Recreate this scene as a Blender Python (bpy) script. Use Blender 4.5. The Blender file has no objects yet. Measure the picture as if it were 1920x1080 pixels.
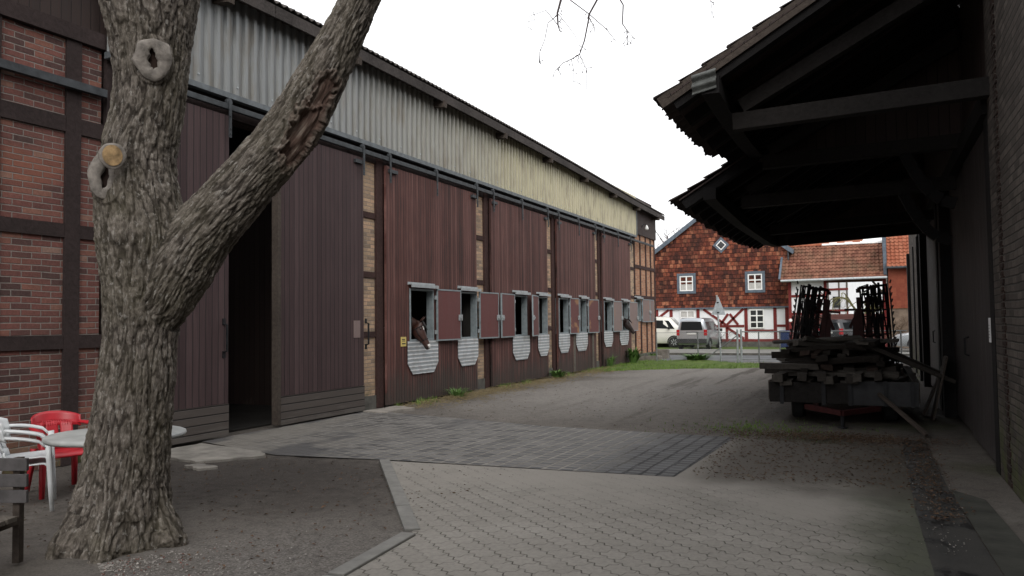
import bpy, math, random
import numpy as np
from mathutils import Vector, Matrix, noise as mnoise
R = math.radians
random.seed(7)
rng = np.random.default_rng(7)
SC = bpy.context.scene
COL = SC.collection

# ------------------------------------------------------------------ camera
cam = bpy.data.cameras.new("camera")
camo = bpy.data.objects.new("camera", cam)
COL.objects.link(camo)
SC.camera = camo
CH = 1.7
_r = R(0.7)
_d = Vector((677, 57, 1500)).normalized()
_s, _c = math.sin(_r), math.cos(_r)
_u = Vector((-_s, -_c, (677 * _s + 57 * _c) / 1500)).normalized()
_x = _d.cross(_u)
if _x.x < 0:
    _x = -_x
cw = Matrix(((_x.x, _x.y, _x.z), (_d.x, _d.y, _d.z), (_u.x, _u.y, _u.z)))   # world = cw @ (right, down, forward)
right, down, fwd = cw.col[0].copy(), cw.col[1].copy(), cw.col[2].copy()
m = Matrix((right, -down, -fwd)).transposed().to_4x4()
m.translation = (0, 0, CH)
camo.matrix_world = m
cam.sensor_width = 36
cam.lens = 1500 / 1920 * 36
cam.clip_start = 0.05
cam.clip_end = 3000

# ------------------------------------------------------------------ sky, sun, exposure
SUN_EL, SUN_ROT = R(38), R(150)
wd = bpy.data.worlds.new("World")
SC.world = wd
wd.use_nodes = True
wt = wd.node_tree
bgn = wt.nodes["Background"]
sky = wt.nodes.new("ShaderNodeTexSky")
sky.sky_type = 'NISHITA'
sky.sun_disc = False
sky.sun_elevation = SUN_EL
sky.sun_rotation = SUN_ROT
sky.dust_density = 4.0
sky.air_density = 1.2
hs = wt.nodes.new("ShaderNodeHueSaturation")        # the cloud layer takes the colour out of the sky
hs.inputs['Saturation'].default_value = 0.12
mx = wt.nodes.new("ShaderNodeMix")
mx.data_type = 'RGBA'
mx.inputs[0].default_value = 0.7
mx.inputs[7].default_value = (9.85, 9.85, 10.0, 1)    # even cloud
wt.links.new(sky.outputs[0], hs.inputs['Color'])
wt.links.new(hs.outputs[0], mx.inputs[6])
wt.links.new(mx.outputs[2], bgn.inputs[0])
bgn.inputs[1].default_value = 0.13
sl = bpy.data.lights.new("sun", 'SUN')
sl.energy = 0.7
sl.angle = R(25)
sl.color = (1.0, 0.96, 0.9)
so = bpy.data.objects.new("sun", sl)
COL.objects.link(so)
# light from the south-east, over the shed roof: rotation matching the sky
_az = SUN_ROT
sdir = Vector((math.sin(_az) * math.cos(SUN_EL), math.cos(_az) * math.cos(SUN_EL), math.sin(SUN_EL)))
so.rotation_euler = sdir.to_track_quat('Z', 'Y').to_euler()
SC.view_settings.view_transform = 'Standard'
SC.view_settings.look = 'None'
SC.view_settings.gamma = 1
SC.view_settings.use_curve_mapping = False
SC.view_settings.exposure = 0.5
SC.cycles.max_bounces = 8
SC.cycles.diffuse_bounces = 4


# ------------------------------------------------------------------ node helpers
class NT:
    def __init__(s, name, rough=0.85, metal=0.0, spec=0.3):
        s.m = bpy.data.materials.new(name)
        s.m.use_nodes = True
        s.t = s.m.node_tree
        s.b = s.t.nodes["Principled BSDF"]
        s.set('Roughness', rough); s.set('Metallic', metal); s.set('Specular IOR Level', spec)
        s.tc = s.t.nodes.new("ShaderNodeTexCoord")
        s.obj = s.tc.outputs['Object']

    def put(s, sock, v):
        if isinstance(v, bpy.types.NodeSocket):
            s.t.links.new(v, sock)
        elif isinstance(v, (tuple, list)):
            v = tuple(v)
            if len(sock.default_value) == 4 and len(v) == 3:
                v = v + (1,)
            sock.default_value = v
        else:
            sock.default_value = v

    def set(s, k, v):
        s.put(s.b.inputs[k], v)

    def mth(s, op, a, b=None, c=None, clamp=False):
        n = s.t.nodes.new("ShaderNodeMath"); n.operation = op; n.use_clamp = clamp
        for i, v in enumerate((a, b, c)):
            if v is not None:
                s.put(n.inputs[i], v)
        return n.outputs[0]

    def sep(s, v):
        n = s.t.nodes.new("ShaderNodeSeparateXYZ"); s.put(n.inputs[0], v)
        return n.outputs[0], n.outputs[1], n.outputs[2]

    def comb(s, x=0.0, y=0.0, z=0.0):
        n = s.t.nodes.new("ShaderNodeCombineXYZ")
        for i, v in enumerate((x, y, z)):
            s.put(n.inputs[i], v)
        return n.outputs[0]

    def scale(s, v, sc):
        n = s.t.nodes.new("ShaderNodeVectorMath"); n.operation = 'MULTIPLY'
        s.put(n.inputs[0], v); n.inputs[1].default_value = sc
        return n.outputs[0]

    def noise(s, v=None, sc=5.0, det=4.0, ro=0.55, dist=0.0):
        n = s.t.nodes.new("ShaderNodeTexNoise")
        s.put(n.inputs['Vector'], s.obj if v is None else v)
        n.inputs['Scale'].default_value = sc; n.inputs['Detail'].default_value = det
        n.inputs['Roughness'].default_value = ro; n.inputs['Distortion'].default_value = dist
        return n.outputs[0]

    def vor(s, v=None, sc=5.0, feat='F1', out='Distance'):
        n = s.t.nodes.new("ShaderNodeTexVoronoi"); n.feature = feat
        s.put(n.inputs['Vector'], s.obj if v is None else v)
        n.inputs['Scale'].default_value = sc
        return n.outputs[out]

    def ramp(s, f, stops, interp='LINEAR'):
        n = s.t.nodes.new("ShaderNodeValToRGB"); n.color_ramp.interpolation = interp
        e = n.color_ramp.elements
        while len(e) < len(stops):
            e.new(0.5)
        for k, (p, c) in enumerate(stops):
            e[k].position = p
            e[k].color = (c, c, c, 1) if isinstance(c, (int, float)) else tuple(c) + (1,)
        s.put(n.inputs[0], f)
        return n.outputs[0]

    def mix(s, f, a, b, blend='MIX'):
        n = s.t.nodes.new("ShaderNodeMix"); n.data_type = 'RGBA'; n.blend_type = blend
        s.put(n.inputs[0], f); s.put(n.inputs[6], a); s.put(n.inputs[7], b)
        return n.outputs[2]

    def mr(s, v, a, b, c=0.0, d=1.0, smooth=True):
        n = s.t.nodes.new("ShaderNodeMapRange")
        if smooth:
            n.interpolation_type = 'SMOOTHSTEP'
        s.put(n.inputs[0], v)
        for i, q in enumerate((a, b, c, d)):
            s.put(n.inputs[i + 1], q)
        return n.outputs[0]

    def white(s, v):
        n = s.t.nodes.new("ShaderNodeTexWhiteNoise"); n.noise_dimensions = '3D'
        s.put(n.inputs[0], v)
        return n.outputs[0], n.outputs[1]

    def bump(s, h, dist=0.01, st=1.0):
        n = s.t.nodes.new("ShaderNodeBump")
        n.inputs['Strength'].default_value = st; n.inputs['Distance'].default_value = dist
        s.put(n.inputs['Height'], h)
        s.t.links.new(n.outputs[0], s.b.inputs['Normal'])

    def attr(s, name):
        n = s.t.nodes.new("ShaderNodeAttribute"); n.attribute_name = name
        return n

    def cell(s, u, v, w, h, joint, off=0.5, wob=0.0):
        """brick-like cells in u, v: returns random value, mask (1 in the brick), position in cell"""
        vh = s.mth('DIVIDE', v, h)
        row = s.mth('FLOOR', vh)
        sh = s.mth('MULTIPLY', s.mth('MODULO', s.mth('ABSOLUTE', row), 2.0), off)
        uo = s.mth('ADD', s.mth('DIVIDE', u, w), sh)
        colm = s.mth('FLOOR', uo)
        fu, fv = s.mth('FRACT', uo), s.mth('FRACT', vh)
        du = s.mth('MULTIPLY', s.mth('MINIMUM', fu, s.mth('SUBTRACT', 1.0, fu)), w)
        dv = s.mth('MULTIPLY', s.mth('MINIMUM', fv, s.mth('SUBTRACT', 1.0, fv)), h)
        d = s.mth('MINIMUM', du, dv)
        if wob:
            d = s.mth('ADD', d, s.mth('MULTIPLY', s.mth('SUBTRACT', s.noise(None, 28, 3), 0.5), wob))
        mask = s.mr(d, joint * 0.35, joint * 0.9)
        rv, rc = s.white(s.comb(colm, row, 0.37))
        return rv, mask, fu, fv, colm, row


def simple(name, col, rough=0.8, metal=0.0, var=0.25, sc=6.0, bump=0.0, spec=0.3, stretch=None):
    n = NT(name, rough, metal, spec)
    v = n.scale(n.obj, stretch) if stretch else n.obj
    f = n.noise(v, sc, 6, 0.6)
    lo = tuple(c * (1 - var) for c in col); hi = tuple(min(1, c * (1 + var)) for c in col)
    c = n.ramp(f, [(0.3, lo), (0.7, hi)])
    n.set('Base Color', c)
    if bump:
        n.bump(n.noise(v, sc * 4, 5, 0.65), bump, 0.6)
    return n.m


def brick_mat(name, stops, mortar, w=0.25, h=0.077, joint=0.009, dirt=(0.05, 0.04, 0.035), dirtamt=0.5, moss=0.0, big=None):
    n = NT(name, 0.92, 0, 0.2)
    x, y, z = n.sep(n.obj)
    u = n.mth('ADD', x, y)
    u = n.mth('ADD', u, n.mth('MULTIPLY', n.mth('SUBTRACT', n.noise(None, 3.0, 2), 0.5), 0.012))
    z2 = n.mth('ADD', z, n.mth('MULTIPLY', n.mth('SUBTRACT', n.noise(None, 1.4, 2), 0.5), 0.03))
    rv, mask, fu, fv, cm, rw = n.cell(u, z2, w, h, joint, 0.5, 0.008)
    c = n.ramp(rv, stops)
    c = n.mix(0.55, c, n.ramp(n.noise(None, 22, 6, 0.7), [(0.3, 0.35), (0.7, 1.0)]), 'MULTIPLY')
    c = n.mix(n.ramp(n.noise(None, 1.1, 4), [(0.45, 0.0), (0.7, dirtamt)]), c, dirt)
    if big:
        c = n.mix(n.ramp(n.noise(n.scale(n.obj, (1, 1, 1.6)), 0.55, 2), [(0.6, 0.0), (0.7, 0.55)]), c, big)
    mc = n.mix(n.noise(None, 9, 4), tuple(k * 0.55 for k in mortar), mortar)
    c = n.mix(mask, mc, c)
    if moss:
        mf = n.mth('MULTIPLY', n.mr(z, 0.0, moss, 1.0, 0.0), n.ramp(n.noise(None, 3.5, 4), [(0.4, 0.0), (0.6, 0.9)]))
        c = n.mix(mf, c, (0.075, 0.085, 0.035))
    n.set('Base Color', c)
    n.bump(n.mth('ADD', n.mth('MULTIPLY', mask, 0.8), n.mth('MULTIPLY', n.noise(None, 45, 5), 0.5)), 0.012, 0.9)
    return n.m


def plank_mat(name, stops, worn, w=0.11, axis='y', wear_top=0.9, wear_amt=0.8, groove=0.006, dist=0.008):
    n = NT(name, 0.72, 0, 0.25)
    x, y, z = n.sep(n.obj)
    u = {'y': y, 'x': x, 'xy': n.mth('ADD', x, y), 'z': z}[axis]
    long = n.mth('ADD', x, y) if axis == 'z' else z
    q = n.mth('DIVIDE', u, w)
    cidx = n.mth('FLOOR', q); f = n.mth('FRACT', q)
    d = n.mth('MULTIPLY', n.mth('MINIMUM', f, n.mth('SUBTRACT', 1.0, f)), w)
    gm = n.mr(d, groove * 0.2, groove)
    rv, rc = n.white(n.comb(cidx, 0.5, 0.2))
    gv = n.comb(n.mth('MULTIPLY', u, 75.0), n.mth('ADD', n.mth('MULTIPLY', long, 1.3), n.mth('MULTIPLY', rv, 31.0)), cidx)
    gr = n.noise(gv, 1.0, 6, 0.65)
    c = n.ramp(n.mth('ADD', n.mth('MULTIPLY', rv, 0.16), n.mth('ADD', n.mth('MULTIPLY', gr, 0.74), n.mth('MULTIPLY', n.noise(None, 1.3, 4), 0.1))), stops)
    # paint worn off in streaks, most of all near the ground where rain splashes
    wv = n.comb(n.mth('MULTIPLY', u, 34.0), n.mth('MULTIPLY', long, 1.1), rv)
    st = n.noise(wv, 1.0, 5, 0.7)
    low = n.mr(n.mth('ADD', z, n.mth('MULTIPLY', n.noise(None, 2.2, 3), 0.7)), 0.15, wear_top + 0.35, 1.0, 0.0)
    thr = n.mth('ADD', 0.30, n.mth('MULTIPLY', low, 0.36))
    wf = n.mth('MULTIPLY', n.mr(n.mth('SUBTRACT', thr, st), -0.05, 0.06), wear_amt)
    c = n.mix(wf, c, n.mix(gr, tuple(k * 0.5 for k in worn), worn))
    c = n.mix(n.mth('SUBTRACT', 1.0, gm), c, (0.012, 0.01, 0.01))
    n.set('Base Color', c)
    n.set('Roughness', n.mr(gr, 0.3, 0.7, 0.55, 0.9))
    n.bump(n.mth('ADD', gm, n.mth('MULTIPLY', gr, 0.35)), dist, 0.9)
    return n.m


def timber_mat(name, col, var=0.5):
    n = NT(name, 0.85, 0, 0.2)
    x, y, z = n.sep(n.obj)
    g = n.noise(n.comb(n.mth('MULTIPLY', n.mth('ADD', x, y), 18.0), 0.0, n.mth('MULTIPLY', z, 18.0)), 1.0, 6, 0.65, 0.4)
    big = n.noise(None, 1.3, 3)
    c = n.ramp(n.mth('ADD', n.mth('MULTIPLY', g, 0.6), n.mth('MULTIPLY', big, 0.4)),
               [(0.3, tuple(k * (1 - var) for k in col)), (0.7, tuple(k * (1 + var) for k in col))])
    n.set('Base Color', c)
    n.bump(g, 0.01, 0.7)
    return n.m


# ------------------------------------------------------------------ mesh helpers
class MB:
    def __init__(s):
        s.v = []; s.f = []; s.mi = []

    def add(s, verts, faces, mi=0):
        o = len(s.v)
        s.v += [tuple(v) for v in verts]
        s.f += [tuple(i + o for i in f) for f in faces]
        s.mi += [mi] * len(faces)
        return s

    def box(s, a, b, mi=0, rot=None, jit=0.0):
        (x0, y0, z0), (x1, y1, z1) = a, b
        vs = [Vector(p) for p in ((x0, y0, z0), (x1, y0, z0), (x1, y1, z0), (x0, y1, z0), (x0, y0, z1), (x1, y0, z1), (x1, y1, z1), (x0, y1, z1))]
        if jit:
            vs = [v + Vector((random.uniform(-jit, jit), random.uniform(-jit, jit), random.uniform(-jit, jit))) for v in vs]
        if rot is not None:
            vs = [rot @ v for v in vs]
        return s.add(vs, [(0, 3, 2, 1), (4, 5, 6, 7), (0, 1, 5, 4), (1, 2, 6, 5), (2, 3, 7, 6), (3, 0, 4, 7)], mi)

    def beam(s, p, q, w, h, up=(0, 0, 1), mi=0):
        p, q = Vector(p), Vector(q)
        d = (q - p).normalized(); up = Vector(up)
        if abs(d.dot(up)) > 0.98:
            up = Vector((1, 0, 0))
        a = d.cross(up).normalized(); b = a.cross(d)
        vs = []
        for e in (p, q):
            for sa, sb in ((-1, -1), (1, -1), (1, 1), (-1, 1)):
                vs.append(e + a * sa * w / 2 + b * sb * h / 2)
        return s.add(vs, [(0, 1, 2, 3), (7, 6, 5, 4), (0, 4, 5, 1), (1, 5, 6, 2), (2, 6, 7, 3), (3, 7, 4, 0)], mi)

    def tube(s, pts, rad, n=8, mi=0, cap=True):
        pts = [Vector(p) for p in pts]
        if not isinstance(rad, (list, tuple)):
            rad = [rad] * len(pts)
        rings = []
        ref = None
        for i, p in enumerate(pts):
            d = (pts[min(i + 1, len(pts) - 1)] - pts[max(i - 1, 0)]).normalized()
            if ref is None:
                ref = d.orthogonal().normalized()
            a = (ref - d * ref.dot(d)).normalized(); ref = a
            b = d.cross(a)
            rings.append([p + (a * math.cos(2 * math.pi * k / n) + b * math.sin(2 * math.pi * k / n)) * rad[i] for k in range(n)])
        return s.rings(rings, mi, cap)

    def rings(s, rings, mi=0, cap=True, close=True):
        n = len(rings[0])
        vs = [v for r in rings for v in r]
        fs = []
        for i in range(len(rings) - 1):
            for k in range(n if close else n - 1):
                k2 = (k + 1) % n
                fs.append((i * n + k, i * n + k2, (i + 1) * n + k2, (i + 1) * n + k))
        if cap:
            fs.append(tuple(range(n - 1, -1, -1)))
            fs.append(tuple((len(rings) - 1) * n + k for k in range(n)))
        return s.add(vs, fs, mi)

    def lathe(s, c, prof, n=24, mi=0, axis='z'):
        c = Vector(c)
        rings = []
        for r, h in prof:
            ring = []
            for k in range(n):
                a = 2 * math.pi * k / n
                p = Vector((r * math.cos(a), r * math.sin(a), h))
                if axis == 'x':
                    p = Vector((p.z, p.x, p.y))
                elif axis == 'y':
                    p = Vector((p.y, p.z, p.x))
                ring.append(c + p)
            rings.append(ring)
        return s.rings(rings, mi)

    def prism(s, poly, ext, mi=0):
        """poly: 3-D points in one plane, ext: extrusion vector"""
        e = Vector(ext); a = [Vector(p) for p in poly]; n = len(a)
        vs = a + [p + e for p in a]
        fs = [tuple(range(n - 1, -1, -1)), tuple(range(n, 2 * n))]
        fs += [(i, (i + 1) % n, n + (i + 1) % n, n + i) for i in range(n)]
        return s.add(vs, fs, mi)

    def grid(s, fn, nu, nv, mi=0):
        vs = [fn(i / nu, j / nv) for j in range(nv + 1) for i in range(nu + 1)]
        fs = [(j * (nu + 1) + i, j * (nu + 1) + i + 1, (j + 1) * (nu + 1) + i + 1, (j + 1) * (nu + 1) + i) for j in range(nv) for i in range(nu)]
        return s.add(vs, fs, mi)

    def build(s, name, mat, parent=None, world=True, smooth=False, bevel=0.0, solid=0.0):
        me = bpy.data.meshes.new(name)
        off = Vector((0, 0, 0))
        if parent is not None and world:
            p = parent
            while p is not None:
                off += p.location; p = p.parent
        me.from_pydata([tuple(Vector(v) - off) for v in s.v], [], s.f)
        mats = mat if isinstance(mat, (list, tuple)) else [mat]
        for k in mats:
            me.materials.append(k)
        if len(mats) > 1:
            me.polygons.foreach_set('material_index', s.mi)
        if smooth:
            me.polygons.foreach_set('use_smooth', [True] * len(me.polygons))
        me.validate()
        o = bpy.data.objects.new(name, me)
        COL.objects.link(o)
        if parent is not None:
            o.parent = parent
        if solid:
            md = o.modifiers.new("thickness", 'SOLIDIFY'); md.thickness = solid; md.offset = 0
        if bevel:
            md = o.modifiers.new("bevel", 'BEVEL'); md.width = bevel; md.segments = 2; md.limit_method = 'ANGLE'
        return o


def tag(o, label=None, cat=None, group=None, kind=None):
    if label: o['label'] = label
    if cat: o['category'] = cat
    if group: o['group'] = group
    if kind: o['kind'] = kind
    return o


def thing(name, label, cat, loc=(0, 0, 0), rz=0.0, group=None):
    o = bpy.data.objects.new(name, None)
    COL.objects.link(o)
    o.location = loc; o.rotation_euler = (0, 0, rz)
    o.empty_display_size = 0.2
    return tag(o, label, cat, group)


def dup(root, loc, rz, label=None):
    r = root.copy(); COL.objects.link(r); r.location = loc; r.rotation_euler = (0, 0, rz)
    if label: r['label'] = label
    for ch in list(root.children):
        c = ch.copy(); COL.objects.link(c); c.parent = r
        for g in list(ch.children):
            d = g.copy(); COL.objects.link(d); d.parent = c
    return r


def NZ(x, y, z=0.0, s=1.0):
    return mnoise.noise(Vector((x * s, y * s, z * s)))


# ------------------------------------------------------------------ materials
M = {}
M['brick_red'] = brick_mat('red brick', [(0, (0.085, 0.052, 0.048)), (0.12, (0.115, 0.062, 0.056)), (0.22, (0.16, 0.07, 0.06)), (0.75, (0.21, 0.09, 0.075)), (0.94, (0.25, 0.115, 0.085)), (1, (0.3, 0.21, 0.17))],
                           (0.27, 0.235, 0.21), joint=0.010, dirtamt=0.4, moss=0.5, big=(0.25, 0.1, 0.065))
M['brick_yellow'] = brick_mat('yellow brick', [(0, (0.3, 0.23, 0.17)), (0.3, (0.46, 0.33, 0.225)), (0.7, (0.58, 0.41, 0.27)), (1, (0.64, 0.42, 0.28))],
                              (0.36, 0.3, 0.25), joint=0.01, dirtamt=0.3, moss=0.7)
M['brick_orange'] = brick_mat('orange brick', [(0, (0.4, 0.19, 0.11)), (0.5, (0.55, 0.26, 0.15)), (1, (0.6, 0.36, 0.22))],
                              (0.45, 0.36, 0.28), joint=0.011, dirtamt=0.25)
M['brick_pale'] = brick_mat('shaded pale brick', [(0, (0.06, 0.05, 0.044)), (0.5, (0.095, 0.08, 0.07)), (1, (0.13, 0.11, 0.095))],
                            (0.06, 0.054, 0.048), joint=0.012, dirtamt=0.6, moss=1.2)  # brick colours lowered to carry the deep shade on this side
M['brick_dark'] = brick_mat('dark corner brick', [(0, (0.025, 0.015, 0.013)), (1, (0.045, 0.026, 0.02))], (0.1, 0.09, 0.08), w=0.13)
M['timber_black'] = timber_mat('black stained timber', (0.034, 0.024, 0.023))
M['timber_brown'] = timber_mat('brown timber', (0.05, 0.028, 0.025))
M['timber_red'] = timber_mat('oxblood timber', (0.16, 0.028, 0.026), 0.3)
M['timber_dark'] = timber_mat('sooty old timber', (0.06, 0.048, 0.04))
M['timber_grey'] = timber_mat('grey weathered timber', (0.115, 0.1, 0.085))
M['door_paint'] = plank_mat('oxblood boarding', [(0.34, (0.025, 0.014, 0.012)), (0.5, (0.098, 0.041, 0.035)), (0.66, (0.2, 0.1, 0.086))], (0.075, 0.062, 0.055), w=0.105, wear_top=1.5, wear_amt=0.85, groove=0.009, dist=0.012)
M['door_dull'] = plank_mat('dull plum boarding', [(0.3, (0.028, 0.017, 0.018)), (0.5, (0.056, 0.035, 0.036)), (0.7, (0.095, 0.062, 0.062))], (0.22, 0.19, 0.17), w=0.125, wear_top=0.7, wear_amt=0.35, groove=0.009)
M['door_foot'] = plank_mat('grey brown foot boards', [(0.25, (0.055, 0.046, 0.042)), (0.75, (0.1, 0.085, 0.075))], (0.16, 0.145, 0.13), w=0.125, axis='z', wear_top=0.5, wear_amt=0.5, groove=0.012)
M['board_dark'] = plank_mat('dark boarding', [(0.25, (0.022, 0.016, 0.015)), (0.75, (0.06, 0.04, 0.035))], (0.12, 0.1, 0.085), w=0.14, axis='xy', wear_top=0.3, wear_amt=0.4)
M['shed_door'] = plank_mat('shaded door boarding', [(0.25, (0.024, 0.02, 0.02)), (0.75, (0.05, 0.041, 0.04))], (0.11, 0.1, 0.095), w=0.2, wear_top=0.6, wear_amt=0.4, groove=0.005)  # boards darkened in colour for the shade under the canopies
M['galv'] = simple('galvanised steel', (0.42, 0.45, 0.46), 0.5, 0.6, 0.2, 9)
M['frame_steel'] = simple('blue grey steel', (0.27, 0.31, 0.325), 0.5, 0.4, 0.2, 9)
M['track'] = simple('dark steel track', (0.055, 0.06, 0.065), 0.6, 0.4, 0.4, 7)
M['iron'] = simple('black iron', (0.02, 0.02, 0.022), 0.55, 0.5, 0.3, 9)
M['white_plastic'] = simple('dirty white plastic', (0.6, 0.62, 0.63), 0.42, 0, 0.1, 5, spec=0.5)
M['table_top'] = simple('grimy white plastic', (0.36, 0.37, 0.36), 0.55, 0, 0.25, 4, spec=0.4)
M['red_plastic'] = simple('red plastic', (0.42, 0.02, 0.03), 0.4, 0, 0.15, 6, spec=0.5)
M['concrete'] = simple('worn concrete', (0.24, 0.22, 0.195), 0.92, 0, 0.35, 3.5, 0.01)
M['concrete_dark'] = simple('stained concrete', (0.1, 0.096, 0.085), 0.9, 0, 0.4, 3.5, 0.01)
M['kerb'] = simple('concrete kerb', (0.175, 0.17, 0.158), 0.9, 0, 0.2, 8, 0.004)
M['slate'] = simple('blue slate', (0.1, 0.125, 0.155), 0.6, 0, 0.3, 8)
M['frame_white'] = simple('white paint', (0.8, 0.8, 0.78), 0.5, 0, 0.04, 4)
M['render_white'] = simple('white render', (0.78, 0.79, 0.8), 0.9, 0, 0.05, 2, 0.004)
M['rust_red'] = simple('rusty red machine paint', (0.04, 0.009, 0.009), 0.6, 0.1, 0.5, 7)
M['rubber'] = simple('rubber', (0.018, 0.018, 0.018), 0.8, 0, 0.3, 8)
M['straw'] = simple('straw', (0.22, 0.175, 0.095), 0.9, 0, 0.35, 20)
M['stalk'] = simple('brown stalks', (0.12, 0.09, 0.055), 0.9, 0, 0.5, 15)
M['grass'] = simple('grass blades', (0.12, 0.2, 0.035), 0.7, 0, 0.5, 3)
M['weed'] = simple('weed leaves', (0.09, 0.17, 0.04), 0.6, 0, 0.45, 4)
M['leaf'] = simple('dead leaves', (0.085, 0.05, 0.03), 0.85, 0, 0.6, 11)
M['chip'] = simple('stone chips', (0.3, 0.28, 0.255), 0.9, 0, 0.5, 13)
M['peb'] = simple('earthy pebbles', (0.11, 0.098, 0.086), 0.95, 0, 0.7, 4)
M['chip_red'] = simple('brick crumbs', (0.16, 0.05, 0.035), 0.9, 0, 0.5, 13)
M['blue_bin'] = simple('blue plastic', (0.012, 0.025, 0.09), 0.5, 0, 0.2, 4)
M['paper'] = simple('weathered paper', (0.7, 0.7, 0.7), 0.8, 0, 0.1, 15)
M['ink'] = simple('dark print', (0.03, 0.03, 0.03), 0.8, 0, 0.2, 15)
M['yellow_sign'] = simple('yellow enamel', (0.6, 0.47, 0.16), 0.5, 0, 0.1, 15)
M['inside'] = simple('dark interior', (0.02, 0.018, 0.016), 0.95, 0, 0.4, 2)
M['stone'] = simple('rough stone', (0.16, 0.145, 0.125), 0.95, 0, 0.4, 5, 0.02)


def cladding_mat():
    n = NT('corrugated cladding', 0.5, 0.25, 0.4)
    x, y, z = n.sep(n.obj)
    ln = n.noise(n.comb(0.0, n.mth('MULTIPLY', y, 0.35), n.mth('MULTIPLY', z, 0.2)), 1.0, 3)
    yy = n.mth('ADD', y, n.mth('MULTIPLY', n.mth('SUBTRACT', ln, 0.5), 5.0))
    c = n.ramp(n.mr(yy, -9.5, 5.0), [(0.0, (0.27, 0.28, 0.28)), (0.35, (0.33, 0.325, 0.29)), (0.7, (0.44, 0.41, 0.29)), (1.0, (0.52, 0.48, 0.33))])
    str_ = n.noise(n.comb(0.0, n.mth('MULTIPLY', y, 14.0), n.mth('MULTIPLY', z, 0.7)), 1.0, 5, 0.65)
    c = n.mix(0.6, c, n.ramp(str_, [(0.3, 0.5), (0.65, 1.0)]), 'MULTIPLY')
    c = n.mix(n.ramp(n.noise(n.scale(n.obj, (1, 7, 1.2)), 1.0, 4), [(0.48, 0.0), (0.7, 0.65)]), c, (0.17, 0.145, 0.11))
    n.set('Base Color', c)
    n.set('Roughness', n.mr(str_, 0.3, 0.7, 0.35, 0.6))
    return n.m


M['clad'] = cladding_mat()


def checker_mat():
    n = NT('aluminium tread plate', 0.42, 0.45, 0.5)
    x, y, z = n.sep(n.obj)
    p = 0.05
    a = n.mth('SINE', n.mth('MULTIPLY', n.mth('ADD', y, n.mth('MULTIPLY', z, 0.5)), 2 * math.pi / p))
    b = n.mth('SINE', n.mth('MULTIPLY', z, 2 * math.pi / 0.085))
    h = n.mr(n.mth('ADD', n.mth('MULTIPLY', a, 0.45), b), 0.1, 0.8)
    c = n.mix(h, (0.4, 0.44, 0.47), (0.85, 0.87, 0.88))
    c = n.mix(n.ramp(n.noise(None, 5, 4), [(0.45, 0.0), (0.8, 0.5)]), c, (0.25, 0.22, 0.19))
    n.set('Base Color', c)
    n.bump(h, 0.006, 0.8)
    return n.m


M['checker'] = checker_mat()


def shutter_mat(name, col, rust):
    n = NT(name, 0.6, 0, 0.35)
    f = n.noise(None, 2.3, 5, 0.6)
    c = n.mix(n.noise(None, 14, 5), tuple(k * 0.8 for k in col), tuple(k * 1.15 for k in col))
    c = n.mix(n.ramp(n.noise(None, 1.7, 4), [(0.56, 0.0), (0.6, rust)]), c, n.mix(f, (0.3, 0.13, 0.05), (0.4, 0.24, 0.12)))
    x, y, z = n.sep(n.obj)
    c = n.mix(n.mth('MULTIPLY', n.noise(n.scale(n.obj, (8, 8, 1)), 1.5, 4), 0.4), c, (0.12, 0.09, 0.08))
    n.set('Base Color', c)
    return n.m


M['shut_red'] = shutter_mat('oxblood shutter board', (0.13, 0.036, 0.036), 0.0)
M['shut_worn'] = shutter_mat('blistered shutter board', (0.13, 0.036, 0.036), 0.85)
M['shut_grey'] = shutter_mat('faded grey shutter board', (0.23, 0.17, 0.16), 0.2)


def bark_mat():
    n = NT('bark', 0.92, 0, 0.2)
    v = n.attr('bark').outputs['Vector']
    f = n.noise(n.scale(v, (1, 1, 0.3)), 6.5, 8, 0.72, 0.25)
    f2 = n.noise(v, 0.45, 3)
    f3 = n.noise(n.scale(v, (1, 1, 0.5)), 16, 5, 0.7)
    c = n.ramp(n.mth('ADD', n.mth('MULTIPLY', f, 0.75), n.mth('MULTIPLY', f3, 0.25)),
               [(0.30, (0.025, 0.021, 0.018)), (0.43, (0.095, 0.081, 0.068)), (0.55, (0.2, 0.175, 0.15)), (0.68, (0.42, 0.385, 0.345))])
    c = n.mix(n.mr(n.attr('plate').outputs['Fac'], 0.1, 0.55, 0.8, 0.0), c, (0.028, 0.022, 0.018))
    c = n.mix(n.ramp(f2, [(0.4, 0.0), (0.7, 0.4)]), c, (0.1, 0.09, 0.055))
    c = n.mix(n.ramp(n.noise(n.scale(v, (1, 1, 0.5)), 7.0, 4, 0.65), [(0.58, 0.0), (0.66, 0.6)]), c, (0.36, 0.34, 0.31))
    wood = n.ramp(n.noise(n.scale(v, (1.5, 1.5, 0.25)), 4.0, 6, 0.6), [(0.3, (0.045, 0.028, 0.023)), (0.5, (0.14, 0.09, 0.072)), (0.7, (0.32, 0.265, 0.22))])
    c = n.mix(n.attr('wound').outputs['Fac'], c, wood)
    n.set('Base Color', c)
    n.bump(n.mth('ADD', f, n.mth('MULTIPLY', f3, 0.4)), 0.03, 0.9)
    return n.m


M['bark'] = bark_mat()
M['callus'] = simple('pale callus wood', (0.2, 0.18, 0.16), 0.9, 0, 0.45, 14, 0.012)
M['heart'] = simple('cut wood', (0.27, 0.18, 0.09), 0.85, 0, 0.5, 18, 0.006)
M['hollow'] = simple('dark hollow', (0.03, 0.018, 0.014), 0.95, 0, 0.4, 12)
M['twig'] = simple('grey brown twig', (0.075, 0.06, 0.06), 0.9, 0, 0.3, 9)

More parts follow.
